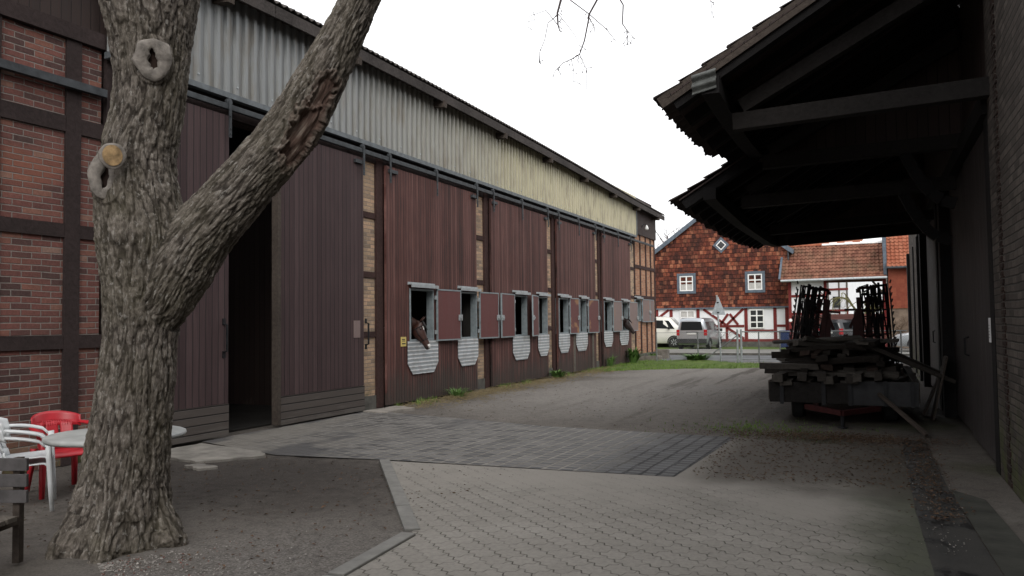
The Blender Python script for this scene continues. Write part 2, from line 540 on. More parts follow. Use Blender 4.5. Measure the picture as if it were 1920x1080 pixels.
# ------------------------------------------------------------------ ground
def yard_mat():
    n = NT('trodden earth yard', 0.95, 0, 0.15)
    x, y, z = n.sep(n.obj)
    big = n.noise(None, 0.35, 5, 0.6)
    fine = n.noise(None, 7, 8, 0.7)
    grit = n.noise(None, 55, 5, 0.75)
    c = n.ramp(big, [(0.3, (0.09, 0.078, 0.068)), (0.5, (0.155, 0.138, 0.122)), (0.68, (0.22, 0.2, 0.18))])
    # worn paler wheel track down the middle of the yard
    tr = n.mth('ABSOLUTE', n.mth('SUBTRACT', n.mth('ADD', x, n.mth('MULTIPLY', big, 3.0)), -4.2))
    far = n.mr(y, 11.0, 17.0)
    c = n.mix(n.mth('MULTIPLY', n.mth('MULTIPLY', n.mr(tr, 0.6, 3.6, 1.0, 0.0), far), 0.75), c, (0.29, 0.272, 0.25))
    rut = n.mth('MULTIPLY', n.mth('MULTIPLY', n.mr(n.noise(n.scale(n.obj, (2.2, 0.16, 1)), 1.0, 6, 0.62), 0.5, 0.66), far), n.mr(x, -7.5, -3.5))
    c = n.mix(n.mth('MULTIPLY', rut, 0.7), c, (0.06, 0.049, 0.04))
    # dark muddy soil by the tree; towards the shed also canopy shade painted in
    stk = n.noise(n.scale(n.obj, (2.6, 0.22, 1)), 1.0, 5, 0.6)
    t2 = n.mr(n.mth('ADD', n.mth('ADD', x, n.mth('MULTIPLY', big, 2.0)), n.mth('MULTIPLY', stk, 3.4)), -0.3, 1.5)
    c = n.mix(n.mth('MULTIPLY', n.mth('MULTIPLY', t2, far), 0.92), c, (0.03, 0.025, 0.021))
    dx = n.mth('SUBTRACT', x, -6.6); dy = n.mth('SUBTRACT', y, 7.2)
    rr = n.mth('SQRT', n.mth('ADD', n.mth('MULTIPLY', n.mth('MULTIPLY', dx, dx), 0.35), n.mth('MULTIPLY', dy, dy)))
    c = n.mix(n.mth('MULTIPLY', n.mr(n.mth('ADD', rr, n.mth('MULTIPLY', fine, 1.4)), 1.2, 3.2, 1.0, 0.0), 0.75), c, (0.05, 0.043, 0.039))
    # small gravel trodden in near the kerb
    gx = n.mth('SUBTRACT', x, -3.95); gy = n.mth('SUBTRACT', y, 4.4)
    gr = n.mth('SQRT', n.mth('ADD', n.mth('MULTIPLY', gx, gx), n.mth('MULTIPLY', n.mth('MULTIPLY', gy, gy), 0.6)))
    gm = n.mth('MULTIPLY', n.mr(n.mth('ADD', gr, n.mth('MULTIPLY', fine, 1.2)), 0.5, 2.6, 1.0, 0.0), 0.85)
    c = n.mix(gm, c, n.ramp(n.vor(None, 70, 'F1', 'Color'), [(0.1, (0.11, 0.098, 0.088)), (0.9, (0.29, 0.27, 0.25))]))
    # moss
    c = n.mix(n.mth('MULTIPLY', n.ramp(n.noise(None, 0.55, 4), [(0.55, 0.0), (0.64, 0.5)]), n.mr(x, -1.9, -0.4)), c, (0.06, 0.07, 0.028))
    c = n.mix(0.75, c, n.ramp(fine, [(0.25, 0.4), (0.5, 0.85), (0.75, 1.0)]), 'MULTIPLY')
    c = n.mix(0.55, c, n.ramp(grit, [(0.3, 0.3), (0.55, 1.0)]), 'MULTIPLY')
    sp = n.vor(None, 34, 'F1', 'Distance')
    rs = n.vor(None, 34, 'F1', 'Color')
    c = n.mix(n.mth('MULTIPLY', n.mr(sp, 0.12, 0.22, 1.0, 0.0), n.mr(n.sep(rs)[0], 0.72, 0.8)), c, (0.2, 0.185, 0.165))
    n.set('Base Color', c)
    n.set('Roughness', n.mr(big, 0.3, 0.7, 0.8, 0.97))
    n.bump(n.mth('ADD', fine, n.mth('MULTIPLY', grit, 0.45)), 0.035, 0.9)
    return n.m


def paver_mat():
    n = NT('interlocking concrete pavers', 0.86, 0, 0.3)
    x, y, z = n.sep(n.obj)
    a = R(-40)
    u = n.mth('ADD', n.mth('MULTIPLY', x, math.cos(a)), n.mth('MULTIPLY', y, math.sin(a)))
    v = n.mth('SUBTRACT', n.mth('MULTIPLY', y, math.cos(a)), n.mth('MULTIPLY', x, math.sin(a)))
    P = 0.1
    def tri(q):
        return n.mth('MULTIPLY', n.mth('SUBTRACT', n.mth('PINGPONG', q, P / 2), P / 4), 0.62)
    wv = n.mth('MULTIPLY', n.mth('SUBTRACT', n.noise(None, 2.3, 3), 0.5), 0.03)
    u2 = n.mth('ADD', n.mth('ADD', u, tri(v)), wv); v2 = n.mth('ADD', n.mth('ADD', v, tri(u)), wv)
    rv, mask, fu, fv, cm, rw = n.cell(u2, v2, 0.2, 0.165, 0.007, 0.5)
    dv_ = n.mth('MULTIPLY', n.mth('MINIMUM', fv, n.mth('SUBTRACT', 1.0, fv)), 0.165)
    rowm = n.mr(dv_, 0.0025, 0.0075)
    mask = n.mth('MULTIPLY', rowm, n.mth('ADD', 0.4, n.mth('MULTIPLY', mask, 0.6)))
    big = n.noise(None, 0.6, 4)
    fine = n.noise(None, 26, 6, 0.7)
    c = n.ramp(n.mth('ADD', n.mth('MULTIPLY', big, 0.75), n.mth('MULTIPLY', rv, 0.12)), [(0.22, (0.185, 0.171, 0.151)), (0.5, (0.245, 0.228, 0.203)), (0.75, (0.295, 0.277, 0.249))])
    c = n.mix(0.5, c, n.ramp(fine, [(0.3, 0.55), (0.6, 1.0)]), 'MULTIPLY')
    # sand and dust washed over the joints, thickest near the setts
    dust = n.mth('ADD', n.noise(None, 0.9, 5, 0.65), n.mth('MULTIPLY', n.mr(y, 6.4, 8.3), 0.28))
    df = n.mr(dust, 0.56, 0.82)
    c = n.mix(n.mth('MULTIPLY', df, 0.75), c, (0.24, 0.222, 0.197))
    jc = n.mix(n.noise(None, 3.0, 3), (0.035, 0.032, 0.027), (0.085, 0.076, 0.06))
    brk = n.mr(n.noise(None, 5.5, 4, 0.6), 0.38, 0.6, 0.3, 1.0)
    jm = n.mth('MULTIPLY', n.mth('MULTIPLY', n.mth('SUBTRACT', 1.0, mask), brk), n.mth('SUBTRACT', 1.0, n.mth('MULTIPLY', df, 0.85)))
    c = n.mix(jm, c, jc)
    # moss and grime near the gutter
    gm = n.mth('MULTIPLY', n.mr(n.mth('ADD', x, n.mth('MULTIPLY', n.noise(None, 1.5, 4), 1.1)), 0.0, 0.85), 0.85)
    c = n.mix(gm, c, n.mix(n.noise(None, 4, 4), (0.03, 0.032, 0.024), (0.05, 0.06, 0.03)))
    # brown soil trodden over the far right part, darkened for canopy shade
    sm = n.mth('MULTIPLY', n.mr(n.mth('ADD', y, n.mth('MULTIPLY', n.noise(None, 1.1, 5), 2.2)), 8.9, 10.6), n.mr(x, -2.3, -1.5))
    c = n.mix(n.mth('MULTIPLY', sm, 0.85), c, n.mix(fine, (0.025, 0.02, 0.016), (0.085, 0.072, 0.06)))
    n.set('Base Color', c)
    n.bump(n.mth('ADD', n.mth('SUBTRACT', 1.0, jm), n.mth('MULTIPLY', fine, 0.25)), 0.007, 0.9)
    return n.m


def sett_mat():
    n = NT('granite setts', 0.75, 0, 0.4)
    x, y, z = n.sep(n.obj)
    w1 = n.mth('MULTIPLY', n.mth('SUBTRACT', n.noise(None, 1.7, 2), 0.5), 0.03)
    u = n.mth('ADD', x, n.mth('MULTIPLY', y, -0.03)); u = n.mth('ADD', u, w1)
    v = n.mth('ADD', y, w1)
    rv, mask, fu, fv, cm, rw = n.cell(v, u, 0.155, 0.19, 0.03, 0.45, 0.014)
    fine = n.noise(None, 30, 6, 0.7)
    c = n.ramp(rv, [(0.0, (0.055, 0.055, 0.058)), (0.35, (0.092, 0.09, 0.09)), (1.0, (0.17, 0.164, 0.158))])
    c = n.mix(0.6, c, n.ramp(fine, [(0.3, 0.5), (0.6, 1.0)]), 'MULTIPLY')
    j = n.mix(n.noise(None, 2.0, 4), (0.07, 0.064, 0.055), (0.3, 0.28, 0.25))
    # joints scoured dark at the far right, sand swept over the left end
    dk = n.mr(n.mth('ADD', x, n.mth('MULTIPLY', n.noise(None, 1.3, 3), 0.8)), -3.0, -2.1)
    j = n.mix(dk, j, (0.02, 0.02, 0.021)); c = n.mix(n.mth('MULTIPLY', dk, 0.55), c, (0.05, 0.05, 0.054))
    c = n.mix(mask, j, c)
    sand = n.mr(n.mth('ADD', n.mth('MULTIPLY', n.noise(None, 0.8, 5, 0.6), 5.0), n.mth('ADD', x, n.mth('MULTIPLY', y, 0.55))), 1.4, -0.8)
    c = n.mix(n.mth('MULTIPLY', sand, 0.85), c, n.mix(fine, (0.13, 0.12, 0.105), (0.2, 0.185, 0.163)))
    wet = n.mth('MULTIPLY', n.ramp(n.noise(n.scale(n.obj, (0.9, 0.5, 1)), 1.0, 5), [(0.52, 0.0), (0.6, 0.7)]), n.mr(x, -5.8, -7.0))
    c = n.mix(wet, c, (0.04, 0.04, 0.045))
    n.set('Base Color', c)
    n.set('Roughness', n.mr(rv, 0, 1, 0.6, 0.85))
    n.bump(n.mth('ADD', n.mth('MULTIPLY', mask, n.mth('SUBTRACT', 1.0, n.mth('MULTIPLY', sand, 0.8))), n.mth('MULTIPLY', fine, 0.35)), 0.014, 0.9)
    return n.m


def road_mat(name, col, patch=0.25):
    n = NT(name, 0.9, 0, 0.2)
    c = n.ramp(n.noise(None, 0.5, 5), [(0.3, tuple(k * (1 - patch) for k in col)), (0.7, tuple(k * (1 + patch) for k in col))])
    c = n.mix(0.4, c, n.ramp(n.noise(None, 30, 5, 0.7), [(0.3, 0.5), (0.6, 1.0)]), 'MULTIPLY')
    n.set('Base Color', c)
    return n.m


def gutter_mat():
    n = NT('wet concrete channel', 0.5, 0, 0.4)
    x, y, z = n.sep(n.obj)
    f = n.noise(n.scale(n.obj, (2.5, 0.8, 1)), 1.4, 5)
    w = n.noise(n.scale(n.obj, (1.0, 0.5, 1)), 3.0, 4)
    c = n.mix(f, (0.014, 0.013, 0.012), (0.045, 0.042, 0.037))
    c = n.mix(n.mr(w, 0.45, 0.6), c, (0.007, 0.007, 0.007))
    n.set('Base Color', c)
    n.set('Roughness', n.mr(w, 0.5, 0.58, 0.8, 0.4))
    n.bump(n.noise(None, 16, 5), 0.01, 0.5)
    return n.m


def inpoly(x, y, poly):
    c = False
    j = len(poly) - 1
    for i in range(len(poly)):
        xi, yi = poly[i]; xj, yj = poly[j]
        if (yi > y) != (yj > y) and x < (xj - xi) * (y - yi) / (yj - yi) + xi:
            c = not c
        j = i
    return c


K1, K2, K3, K4 = (-5.60, 8.50), (-3.46, 5.66), (-3.36, 4.50), (-3.0, 1.2)     # kerb line round the tree's bed
SETT = [(-9.1, 8.95), (-7.2, 8.36), (-5.6, 8.55), (-2.02, 8.72), (-1.86, 11.95), (-4.9, 12.2), (-9.1, 13.3)]
PAVE = [K1, K2, K3, K4, (-2.6, -6), (0.32, -6), (0.33, 6.0), (0.3, 8.6), (0.32, 11.6), (-1.86, 11.9), (-2.02, 8.72)]
xs = np.concatenate([[-500, -120, -50, -25, -16], np.arange(-12, 3.01, 0.14), [6, 12, 30, 100, 500]])
ys = np.concatenate([[-500, -100, -30, -10, -3], np.arange(0, 33.0, 0.14), [34, 40, 60, 90, 200, 1200]])
nx, ny = len(xs), len(ys)
vs = []
for yv in ys:
    for xv in xs:
        z = 0.0
        if -9.4 < xv < 1.15 and 0.0 < yv < 32.8 and not (inpoly(xv, yv, SETT) or inpoly(xv, yv, PAVE)):
            z = -0.014 + 0.012 * NZ(xv, yv, 0, 0.8) + 0.010 * NZ(xv, yv, 3, 3.0)
            # two wheel ruts curving round the cart
            if yv > 12.2 and xv > -6:
                for off in (-3.2, -1.75):
                    cx = off + 0.012 * (yv - 12) ** 2 - 0.14 * (yv - 12)
                    z -= 0.03 * math.exp(-((xv - cx) / 0.2) ** 2)
            z = min(z, -0.002)
        vs.append((xv, yv, z))
fs = [(j * nx + i, j * nx + i + 1, (j + 1) * nx + i + 1, (j + 1) * nx + i) for j in range(ny - 1) for i in range(nx - 1)]
g = MB().add(vs, fs).build('ground', yard_mat(), smooth=True)
tag(g, 'trodden grey brown earth of the farmyard', None, kind='structure')


def sheet(name, poly, z, mat, label, kind='structure'):
    o = MB().add([(x, y, z) for x, y in poly], [tuple(range(len(poly)))]).build(name, mat)
    o.data.update()
    if o.data.polygons[0].normal.z < 0:
        o.data.flip_normals()
    return tag(o, label, None, kind=kind)


sheet('cobbled_yard', SETT, 0.007, sett_mat(), 'band of grey granite setts crossing the yard to the barn door')
sheet('paved_path', PAVE, 0.004, paver_mat(), 'zigzag concrete pavers in the front of the yard')
sheet('gutter', [(0.31, -6), (0.78, -6), (0.73, 6.0), (0.63, 9.0), (0.60, 12.4), (0.31, 12.4), (0.29, 8.0), (0.32, 6.0)], 0.010, gutter_mat(), 'dark wet drainage channel beside the shed')
sheet('concrete_strip', [(0.79, -6), (1.14, -6), (1.02, 6.0), (0.9, 8.6), (0.64, 9.0), (0.74, 6.0)], 0.014, simple('dark concrete strip', (0.042, 0.042, 0.035), .9, 0, .5, 2.5, .01), 'dark concrete strip between channel and shed wall')  # very dark base colour over the whole strip
sheet('road', [(-300, 33.6), (300, 33.6), (300, 39.6), (-300, 39.6)], 0.006, road_mat('asphalt', (0.13, 0.135, 0.14)), 'grey asphalt village road')
sheet('road_marking', [(-7.6, 34.6), (-1.5, 34.6), (-1.5, 34.75), (-7.6, 34.75)], 0.011, M['concrete'], 'pale line painted along the road')
kb = MB().box((-300, 39.6, -0.05), (300, 39.78, 0.11)).build('road_kerb', M['concrete_dark'])
tag(kb, 'dark kerb of the far pavement', None, kind='structure')
pv = MB().box((-300, 39.78, -0.05), (300, 45.2, 0.10)).build('pavement', road_mat('pavement', (0.2, 0.195, 0.18)))
tag(pv, 'pale pavement beyond the road', None, kind='structure')


def lawn_mat():
    n = NT('short lawn', 0.9, 0, 0.15)
    f = n.noise(None, 3, 6, 0.7)
    c = n.ramp(f, [(0.3, (0.06, 0.075, 0.025)), (0.5, (0.085, 0.135, 0.03)), (0.72, (0.15, 0.16, 0.065))])
    n.set('Base Color', c)
    n.bump(n.noise(None, 40, 4), 0.03, 0.8)
    return n.m


LAWN = lawn_mat()
sheet('lawn', [(-300, 45.2), (-3.0, 45.2), (-3.0, 52.5), (-300, 52.5)], 0.012, LAWN, 'grass strip in front of the half-timbered house')
sheet('forecourt', [(-3.0, 45.2), (300, 45.2), (300, 60), (-3.0, 60)], 0.010, road_mat('gravel forecourt', (0.15, 0.14, 0.125)), 'grey drive leading into the gateway')
VERGE = [(-9.1, 26.4), (-8.4, 26.2), (-7.3, 27.6), (-6.0, 28.6), (-4.6, 29.1), (-3.5, 29.9), (-3.3, 31.2), (-3.9, 32.0), (-5.0, 32.6), (-7.0, 33.3), (-9.1, 33.4)]
vm = MB()
vm.grid(lambda a, b: (-9.2 + 6.2 * a, 25.8 + 7.8 * b, 0), 40, 40)
keep = [f for f in vm.f if inpoly(sum(vm.v[i][0] for i in f) / 4, sum(vm.v[i][1] for i in f) / 4, VERGE)]
vm.f = keep; vm.mi = [0] * len(keep)
def edge_d(x, y):
    b = 9
    for i in range(len(VERGE)):
        p, q = Vector(VERGE[i] + (0,)), Vector(VERGE[(i + 1) % len(VERGE)] + (0,)); d = q - p
        t = max(0, min(1, (Vector((x, y, 0)) - p).dot(d) / d.length_squared)); b = min(b, (p + d * t - Vector((x, y, 0))).length)
    return b
vm.v = [(x, y, -0.03 + min(1, edge_d(x, y) / 0.5) * (0.05 + 0.04 * (0.5 + NZ(x, y, 0, 1.1))) + 0.12 * math.exp(-((x + 6.6) ** 2 + (y - 31.6) ** 2) / 1.6)) for x, y, z in vm.v]
vg = vm.build('verge', LAWN, smooth=True)
tag(vg, 'mown green verge by the fence', None, kind='structure')

# kerb stones round the bed
def kerb_run(a, b, n):
    a, b = Vector(a + (0,)), Vector(b + (0,))
    mb = MB(); d = (b - a) / n; t = d.normalized(); s = Vector((-t.y, t.x, 0))
    for i in range(n):
        p = a + d * i + t * 0.004; q = a + d * (i + 1) - t * 0.004
        poly = [p + s * 0.065, p - s * 0.065, q - s * 0.065, q + s * 0.065]
        mb.prism([Vector((v.x, v.y, -0.1)) for v in poly], (0, 0, 0.125 + random.uniform(-0.004, 0.004)))
    return mb
kk = kerb_run(K1, (-3.5, 5.72), 4)
o2 = kerb_run((-3.46, 5.60), K3, 1); kk.add(o2.v, o2.f)
o2 = kerb_run((-3.36, 4.46), K4, 3); kk.add(o2.v, o2.f)
tag(kk.build('kerb', M['kerb'], bevel=0.008), 'flat concrete kerb edging the tree bed', None, kind='structure')

M['slabc'] = simple('dusty broken concrete', (0.2, 0.187, 0.167), 0.95, 0, 0.4, 3, 0.015)
# broken concrete threshold and patch slabs by the barn doors
def slab(name, poly, h, mat, label):
    poly = [Vector((x, y, 0)) for x, y in poly]
    pts = []
    for i, p in enumerate(poly):
        q = poly[(i + 1) % len(poly)]
        for k in range(5):
            t = p.lerp(q, k / 5)
            pts.append(Vector((t.x + random.uniform(-0.035, 0.035), t.y + random.uniform(-0.035, 0.035), -0.06)))
    o = MB().prism(pts, (0, 0, 0.06 + h)).build(name, mat, bevel=0.006)
    return tag(o, label, 'slab')
slab('concrete_slab', [(-8.95, 8.05), (-8.55, 7.75), (-7.75, 7.55), (-7.25, 8.25), (-7.6, 8.5), (-8.9, 8.75)], 0.02, M['slabc'], 'broken pale concrete slab with ragged edge at the open barn door')
slab('concrete_slab', [(-7.7, 7.3), (-7.35, 7.2), (-7.2, 7.38), (-7.62, 7.48)], 0.018, M['slabc'], 'small loose splinter of concrete in front of the broken slab')
slab('concrete_slab', [(-9.05, 13.0), (-8.55, 13.0), (-8.4, 13.9), (-9.0, 14.1)], 0.03, M['concrete'], 'low concrete block at the foot of the yellow brick pier')

# ------------------------------------------------------------------ brick barn
BX = -9.2
barn = thing('brick_barn', 'long brick stable barn with plum sliding doors and corrugated metal band', 'barn', (BX, 20, 0))
def bpart(mb, name, mat, parent=None, **k):
    return mb.build(name, mat, barn if parent is None else parent, **k)

def beach(mb, name, mat, parent=None, **k):
    """every box of the list is a mesh of its own"""
    for i in range(0, len(mb.v), 8):
        q = MB(); q.add(mb.v[i:i + 8], [tuple(a - i for a in f) for f in mb.f[i // 8 * 6:i // 8 * 6 + 6]])
        bpart(q, name, mat, parent, **k)

# walls
bpart(MB().box((BX - 0.24, -8, 0), (BX, 7.3, 5.35)), 'brick_wall', M['brick_red'])
beach(MB().box((BX - 0.24, 12.95, 0.28), (BX, 13.64, 5.3)).box((BX - 0.24, 17.99, 0.28), (BX, 18.6, 5.3)).box((BX - 0.24, 22.8, 0.28), (BX, 23.4, 5.3))
      .box((BX - 0.24, 27.45, 0.28), (BX, 28.06, 5.3)).box((BX - 0.24, 31.95, 0.28), (BX, 33.02, 5.3)), 'brick_pier', M['brick_yellow'])
beach(MB().box((BX - 0.24, 33.02, 0.3), (BX, 36.6, 1.72)).box((BX - 0.24, 33.95, 1.72), (BX, 36.6, 2.62)).box((BX - 0.24, 33.02, 2.62), (BX, 36.6, 5.6)), 'brick_panel', M['brick_orange'])
beach(MB().box((BX - 0.26, 12.94, 0), (BX + 0.03, 13.64, 0.279)).box((BX - 0.26, 17.99, 0), (BX + 0.03, 18.6, 0.279)).box((BX - 0.26, 22.8, 0), (BX + 0.03, 23.4, 0.279))
      .box((BX - 0.26, 27.45, 0), (BX + 0.03, 28.06, 0.279)).box((BX - 0.26, 31.95, 0), (BX + 0.04, 36.64, 0.299)), 'plinth', M['concrete_dark'])
# end wall, back wall, floor, loft above the doors
beach(MB().box((-25, 36.36, 0), (BX - 0.24, 36.6, 7.0)).box((-25.2, -8, 0), (-25, 36.6, 7.0)).box((-25, -8.2, 0), (BX, -8.0, 7.0)), 'outer_wall', M['brick_orange'])
beach(MB().box((BX - 0.2, 7.3, 4.95), (BX - 0.06, 36.5, 7.1)).box((BX - 0.2, -8, 5.35), (BX - 0.06, 7.3, 7.1)), 'upper_boarding', M['board_dark'])
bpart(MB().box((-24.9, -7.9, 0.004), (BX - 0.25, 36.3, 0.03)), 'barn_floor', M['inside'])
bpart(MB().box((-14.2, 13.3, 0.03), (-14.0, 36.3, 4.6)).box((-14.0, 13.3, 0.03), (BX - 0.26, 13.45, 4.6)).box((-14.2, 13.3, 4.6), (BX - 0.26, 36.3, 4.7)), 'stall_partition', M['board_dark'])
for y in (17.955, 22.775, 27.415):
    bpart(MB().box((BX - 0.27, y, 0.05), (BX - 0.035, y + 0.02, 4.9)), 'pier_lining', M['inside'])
# timber frame of the left wall
for y0, y1 in ((5.60, 5.95), (6.78, 6.99), (7.36, 7.55)):
    bpart(MB().box((BX - 0.05, y0, 0.0), (BX + 0.035, y1, 5.36)), 'timber_post', M['timber_black'])
for z in (1.53, 2.92):
    beach(MB().box((BX - 0.05, -8, z - 0.085), (BX + 0.03, 5.60, z + 0.085)).box((BX - 0.05, 5.952, z - 0.085), (BX + 0.03, 6.778, z + 0.085)).box((BX - 0.05, 6.992, z - 0.085), (BX + 0.03, 7.358, z + 0.085)), 'timber_rail', M['timber_black'])
beach(MB().box((BX - 0.05, -8, 4.17), (BX + 0.03, 5.60, 4.37)).box((BX - 0.05, 5.952, 4.17), (BX + 0.03, 6.778, 4.37)).box((BX - 0.05, 6.992, 4.17), (BX + 0.03, 7.358, 4.37)), 'timber_rail', M['timber_black'])
beach(MB().box((BX - 0.05, -8, 5.36), (BX + 0.07, 7.56, 5.56)), 'timber_rail', M['timber_black'])
bpart(MB().box((BX + 0.036, -8, 4.72), (BX + 0.12, 7.3, 4.82)), 'old_track', M['track'])
for y in (3.4, 1.2):
    bpart(MB().box((BX - 0.05, y, 0.0), (BX + 0.036, y + 0.25, 5.35)), 'timber_post', M['timber_black'])
# timber posts and noggings between the sliding doors
for i, (y0, y1) in enumerate(((13.645, 13.87), (18.605, 18.83), (23.405, 23.62), (28.065, 28.27))):
    bpart(MB().box((BX - 0.2, y0, 0.02), (BX + 0.055, y1, 5.2)), 'timber_post', M['timber_brown'])
for y0, y1, zs in ((12.96, 13.64, (1.5, 2.7, 3.9)), (17.99, 18.6, (1.55, 2.75, 3.9)), (22.8, 23.4, (1.52, 2.72, 3.92)), (27.45, 28.06, (1.52, 2.72, 3.92)), (31.95, 33.0, (1.52, 2.72, 3.92))):
    mb = MB()
    for z in zs:
        mb.box((BX - 0.05, y0 + 0.002, z - 0.06), (BX + 0.025, y1 - 0.002, z + 0.06))
    beach(mb, 'timber_rail', M['timber_brown'])
for y in (33.02, 33.95, 34.9, 35.75, 36.45):
    mb = MB(); w = 0.15
    mb.box((BX - 0.05, y, 0.3), (BX + 0.032, y + w, 1.7)) if not 33.0 < y < 33.1 else mb.box((BX - 0.05, y, 0.3), (BX + 0.032, y + w, 1.69))
    mb.box((BX - 0.05, y, 2.84 if y < 34.5 else 1.86), (BX + 0.032, y + w, 5.6))
    beach(mb, 'timber_post', M['timber_brown'])
for z, a in ((1.78, 33.96), (2.75, 33.02), (4.05, 33.02)):
    bpart(MB().box((BX - 0.05, a, z - 0.07), (BX + 0.04, 36.6, z + 0.07)), 'timber_rail', M['timber_brown'])
# dark boarding above the end panel
bpart(MB().box((BX + 0.002, 33.12, 5.45), (BX + 0.07, 36.68, 6.85)), 'end_boarding', M['board_dark'])

# corrugated band over the doors
def corr(y0, y1, z0, z1, x0, amp=0.05, per=0.2):
    prof = []
    y = y0
    while y < y1:
        for dy, dx in ((0, 0), (0.075, 0), (0.095, amp), (0.155, amp), (0.175, 0)):
            if y + dy <= y1:
                prof.append((x0 + dx, y + dy))
        y += per
    mb = MB()
    n = len(prof)
    zs_ = [z0, z1]
    vs = [(px, py, z) for z in zs_ for px, py in prof]
    return mb.add(vs, [(i, i + 1, n + i + 1, n + i) for i in range(n - 1)])
clad = bpart(corr(7.3, 33.02, 5.32, 7.0, BX + 0.1), 'cladding', M['clad'], solid=0.004)
for k in range(32):
    y = 7.3 + 0.2 * int(3 + k * 4) + 0.117
    bpart(MB().lathe((BX + 0.152, y, 5.46), [(0.016, 0), (0.016, 0.012), (0.001, 0.016)], 8, axis='x'), 'screw', M['galv'], clad)
beach(MB().box((BX + 0.05, 7.3, 5.25), (BX + 0.17, 33.05, 5.335)).box((BX + 0.08, 33.02, 5.336), (BX + 0.17, 33.1, 6.95)), 'flashing', simple('dull steel flashing', (.14, .155, .165), .6, .3, .3, 6))
bpart(MB().box((BX - 0.06, 7.56, 4.98), (BX + 0.04, 33.0, 5.24)), 'door_lintel', M['timber_black'])
rail = bpart(MB().box((BX + 0.13, 7.4, 5.06), (BX + 0.19, 35.8, 5.15)), 'door_track', M['track'], bevel=0.01)
for y in list(np.arange(8.0, 35.7, 1.55)):
    bpart(MB().box((BX + 0.041, y, 5.08), (BX + 0.129, y + 0.05, 5.13)), 'track_bracket', M['track'], rail)

# roof
def roof_x(t):
    return BX + 0.42 - t
def roof_z(x, y):
    sag = 6.98 - 0.32 * max(0.0, min(1.0, (y - 12) / 25.0)) + 0.10 * math.sin(max(0, min(1, (y - 8) / 24)) * math.pi)
    return sag + (BX + 0.42 - x) * 0.46
mb = MB()
yv = np.arange(-9, 37.12, 0.045)
xv = [BX + 0.42, BX + 0.1, -11, -13, -17.2]
nY = len(yv)
vs = [(x, y, roof_z(x, y) + 0.028 * math.sin(y * 2 * math.pi / 0.18)) for x in xv for y in yv]
mb.add(vs, [(i * nY + j, i * nY + j + 1, (i + 1) * nY + j + 1, (i + 1) * nY + j) for i in range(len(xv) - 1) for j in range(nY - 1)])
roof = bpart(mb, 'roof', simple('weathered fibre cement', (0.085, 0.075, 0.07), 0.9, 0, 0.45, 3), solid=0.014, smooth=True)
mb = MB().add([(-17.2, -9, roof_z(-17.2, -9)), (-17.2, 37, roof_z(-17.2, 37)), (-26, 37, 6.9), (-26, -9, 6.9)], [(0, 1, 2, 3)])
bpart(mb, 'rear_roof', M['slate'], solid=0.05)
bpart(MB().prism([(BX - 0.25, 36.5, 7.0), (-17.2, 36.5, 10.4), (-25, 36.5, 7.0)], (0, -0.2, 0)), 'gable', M['brick_orange'])
mb = MB()
N_ = 24
for i in range(N_):
    a, b = -9 + 46.1 * i / N_, -9 + 46.1 * (i + 1) / N_
    mb.beam((BX + 0.38, a, roof_z(BX + 0.42, a) - 0.15), (BX + 0.38, b + 0.01, roof_z(BX + 0.42, b) - 0.15), 0.045, 0.2)
bpart(mb, 'eaves_board', timber_mat('weathered eaves board', (0.05, 0.043, 0.04), 0.7), roof)
mb = MB()
for i in range(N_):
    a, b = -9 + 46.1 * i / N_, -9 + 46.1 * (i + 1) / N_
    mb.add([(BX - 0.05, a, roof_z(BX + 0.42, a) - 0.07), (BX + 0.355, a, roof_z(BX + 0.42, a) - 0.2), (BX + 0.355, b, roof_z(BX + 0.42, b) - 0.2), (BX - 0.05, b, roof_z(BX + 0.42, b) - 0.07)], [(0, 1, 2, 3)])
bpart(mb, 'soffit', M['board_dark'], roof, solid=0.02)
for y in np.arange(2.5, 36.5, 3.35):
    z = roof_z(BX + 0.42, y) - 0.3
    bpart(MB().beam((BX - 0.1, y, z + 0.05), (BX + 0.43, y, z - 0.0), 0.13, 0.15), 'rafter_end', M['timber_dark'], roof)

# sliding doors
DX0, DX1 = BX + 0.075, BX + 0.13
def hanger(door, y, arm=0):
    mb = MB().box((BX + 0.131, y - 0.025, 4.62), (BX + 0.215, y + 0.025, 5.2)) if False else MB().box((BX + 0.192, y - 0.028, 4.62), (BX + 0.207, y + 0.028, 5.2))
    if arm:
        mb.box((BX + 0.131, min(y, y + arm), 4.84), (BX + 0.19, max(y, y + arm), 4.91))
    mb.lathe((BX + 0.165, y, 5.18), [(0.0, -0.025), (0.06, -0.025), (0.06, 0.025), (0.0, 0.025)], 14, axis='x')
    for z in (4.68, 4.76, 4.95):
        mb.lathe((BX + 0.207, y, z), [(0.012, 0), (0.012, 0.012), (0, 0.012)], 6, axis='x')
    bpart(mb, 'hanger', M['track'], door)

def plain_door(y0, y1, x0, hang, hy, z0=0.04):
    d = bpart(MB().box((x0, y0, 0.52), (x0 + 0.06, y1, 4.98)), 'sliding_door', M['door_dull'])
    bpart(MB().box((x0 - 0.004, y0, z0), (x0 + 0.075, y1, 0.515)), 'foot_boarding', M['door_foot'], d)
    for y, a in hang:
        hanger(d, y, a)
    mb = MB().tube([(x0 + 0.06, hy, 1.3), (x0 + 0.13, hy, 1.32), (x0 + 0.13, hy, 1.72), (x0 + 0.06, hy, 1.74)], 0.018, 8)
    mb.box((x0 + 0.061, hy - 0.03, 1.22), (x0 + 0.072, hy + 0.03, 1.32)).box((x0 + 0.061, hy - 0.03, 1.72), (x0 + 0.072, hy + 0.03, 1.82))
    bpart(mb, 'handle', M['iron'], d)
    return d
plain_door(7.5, 9.46, DX0, ((7.8, 0), (9.42, 0)), 9.36)
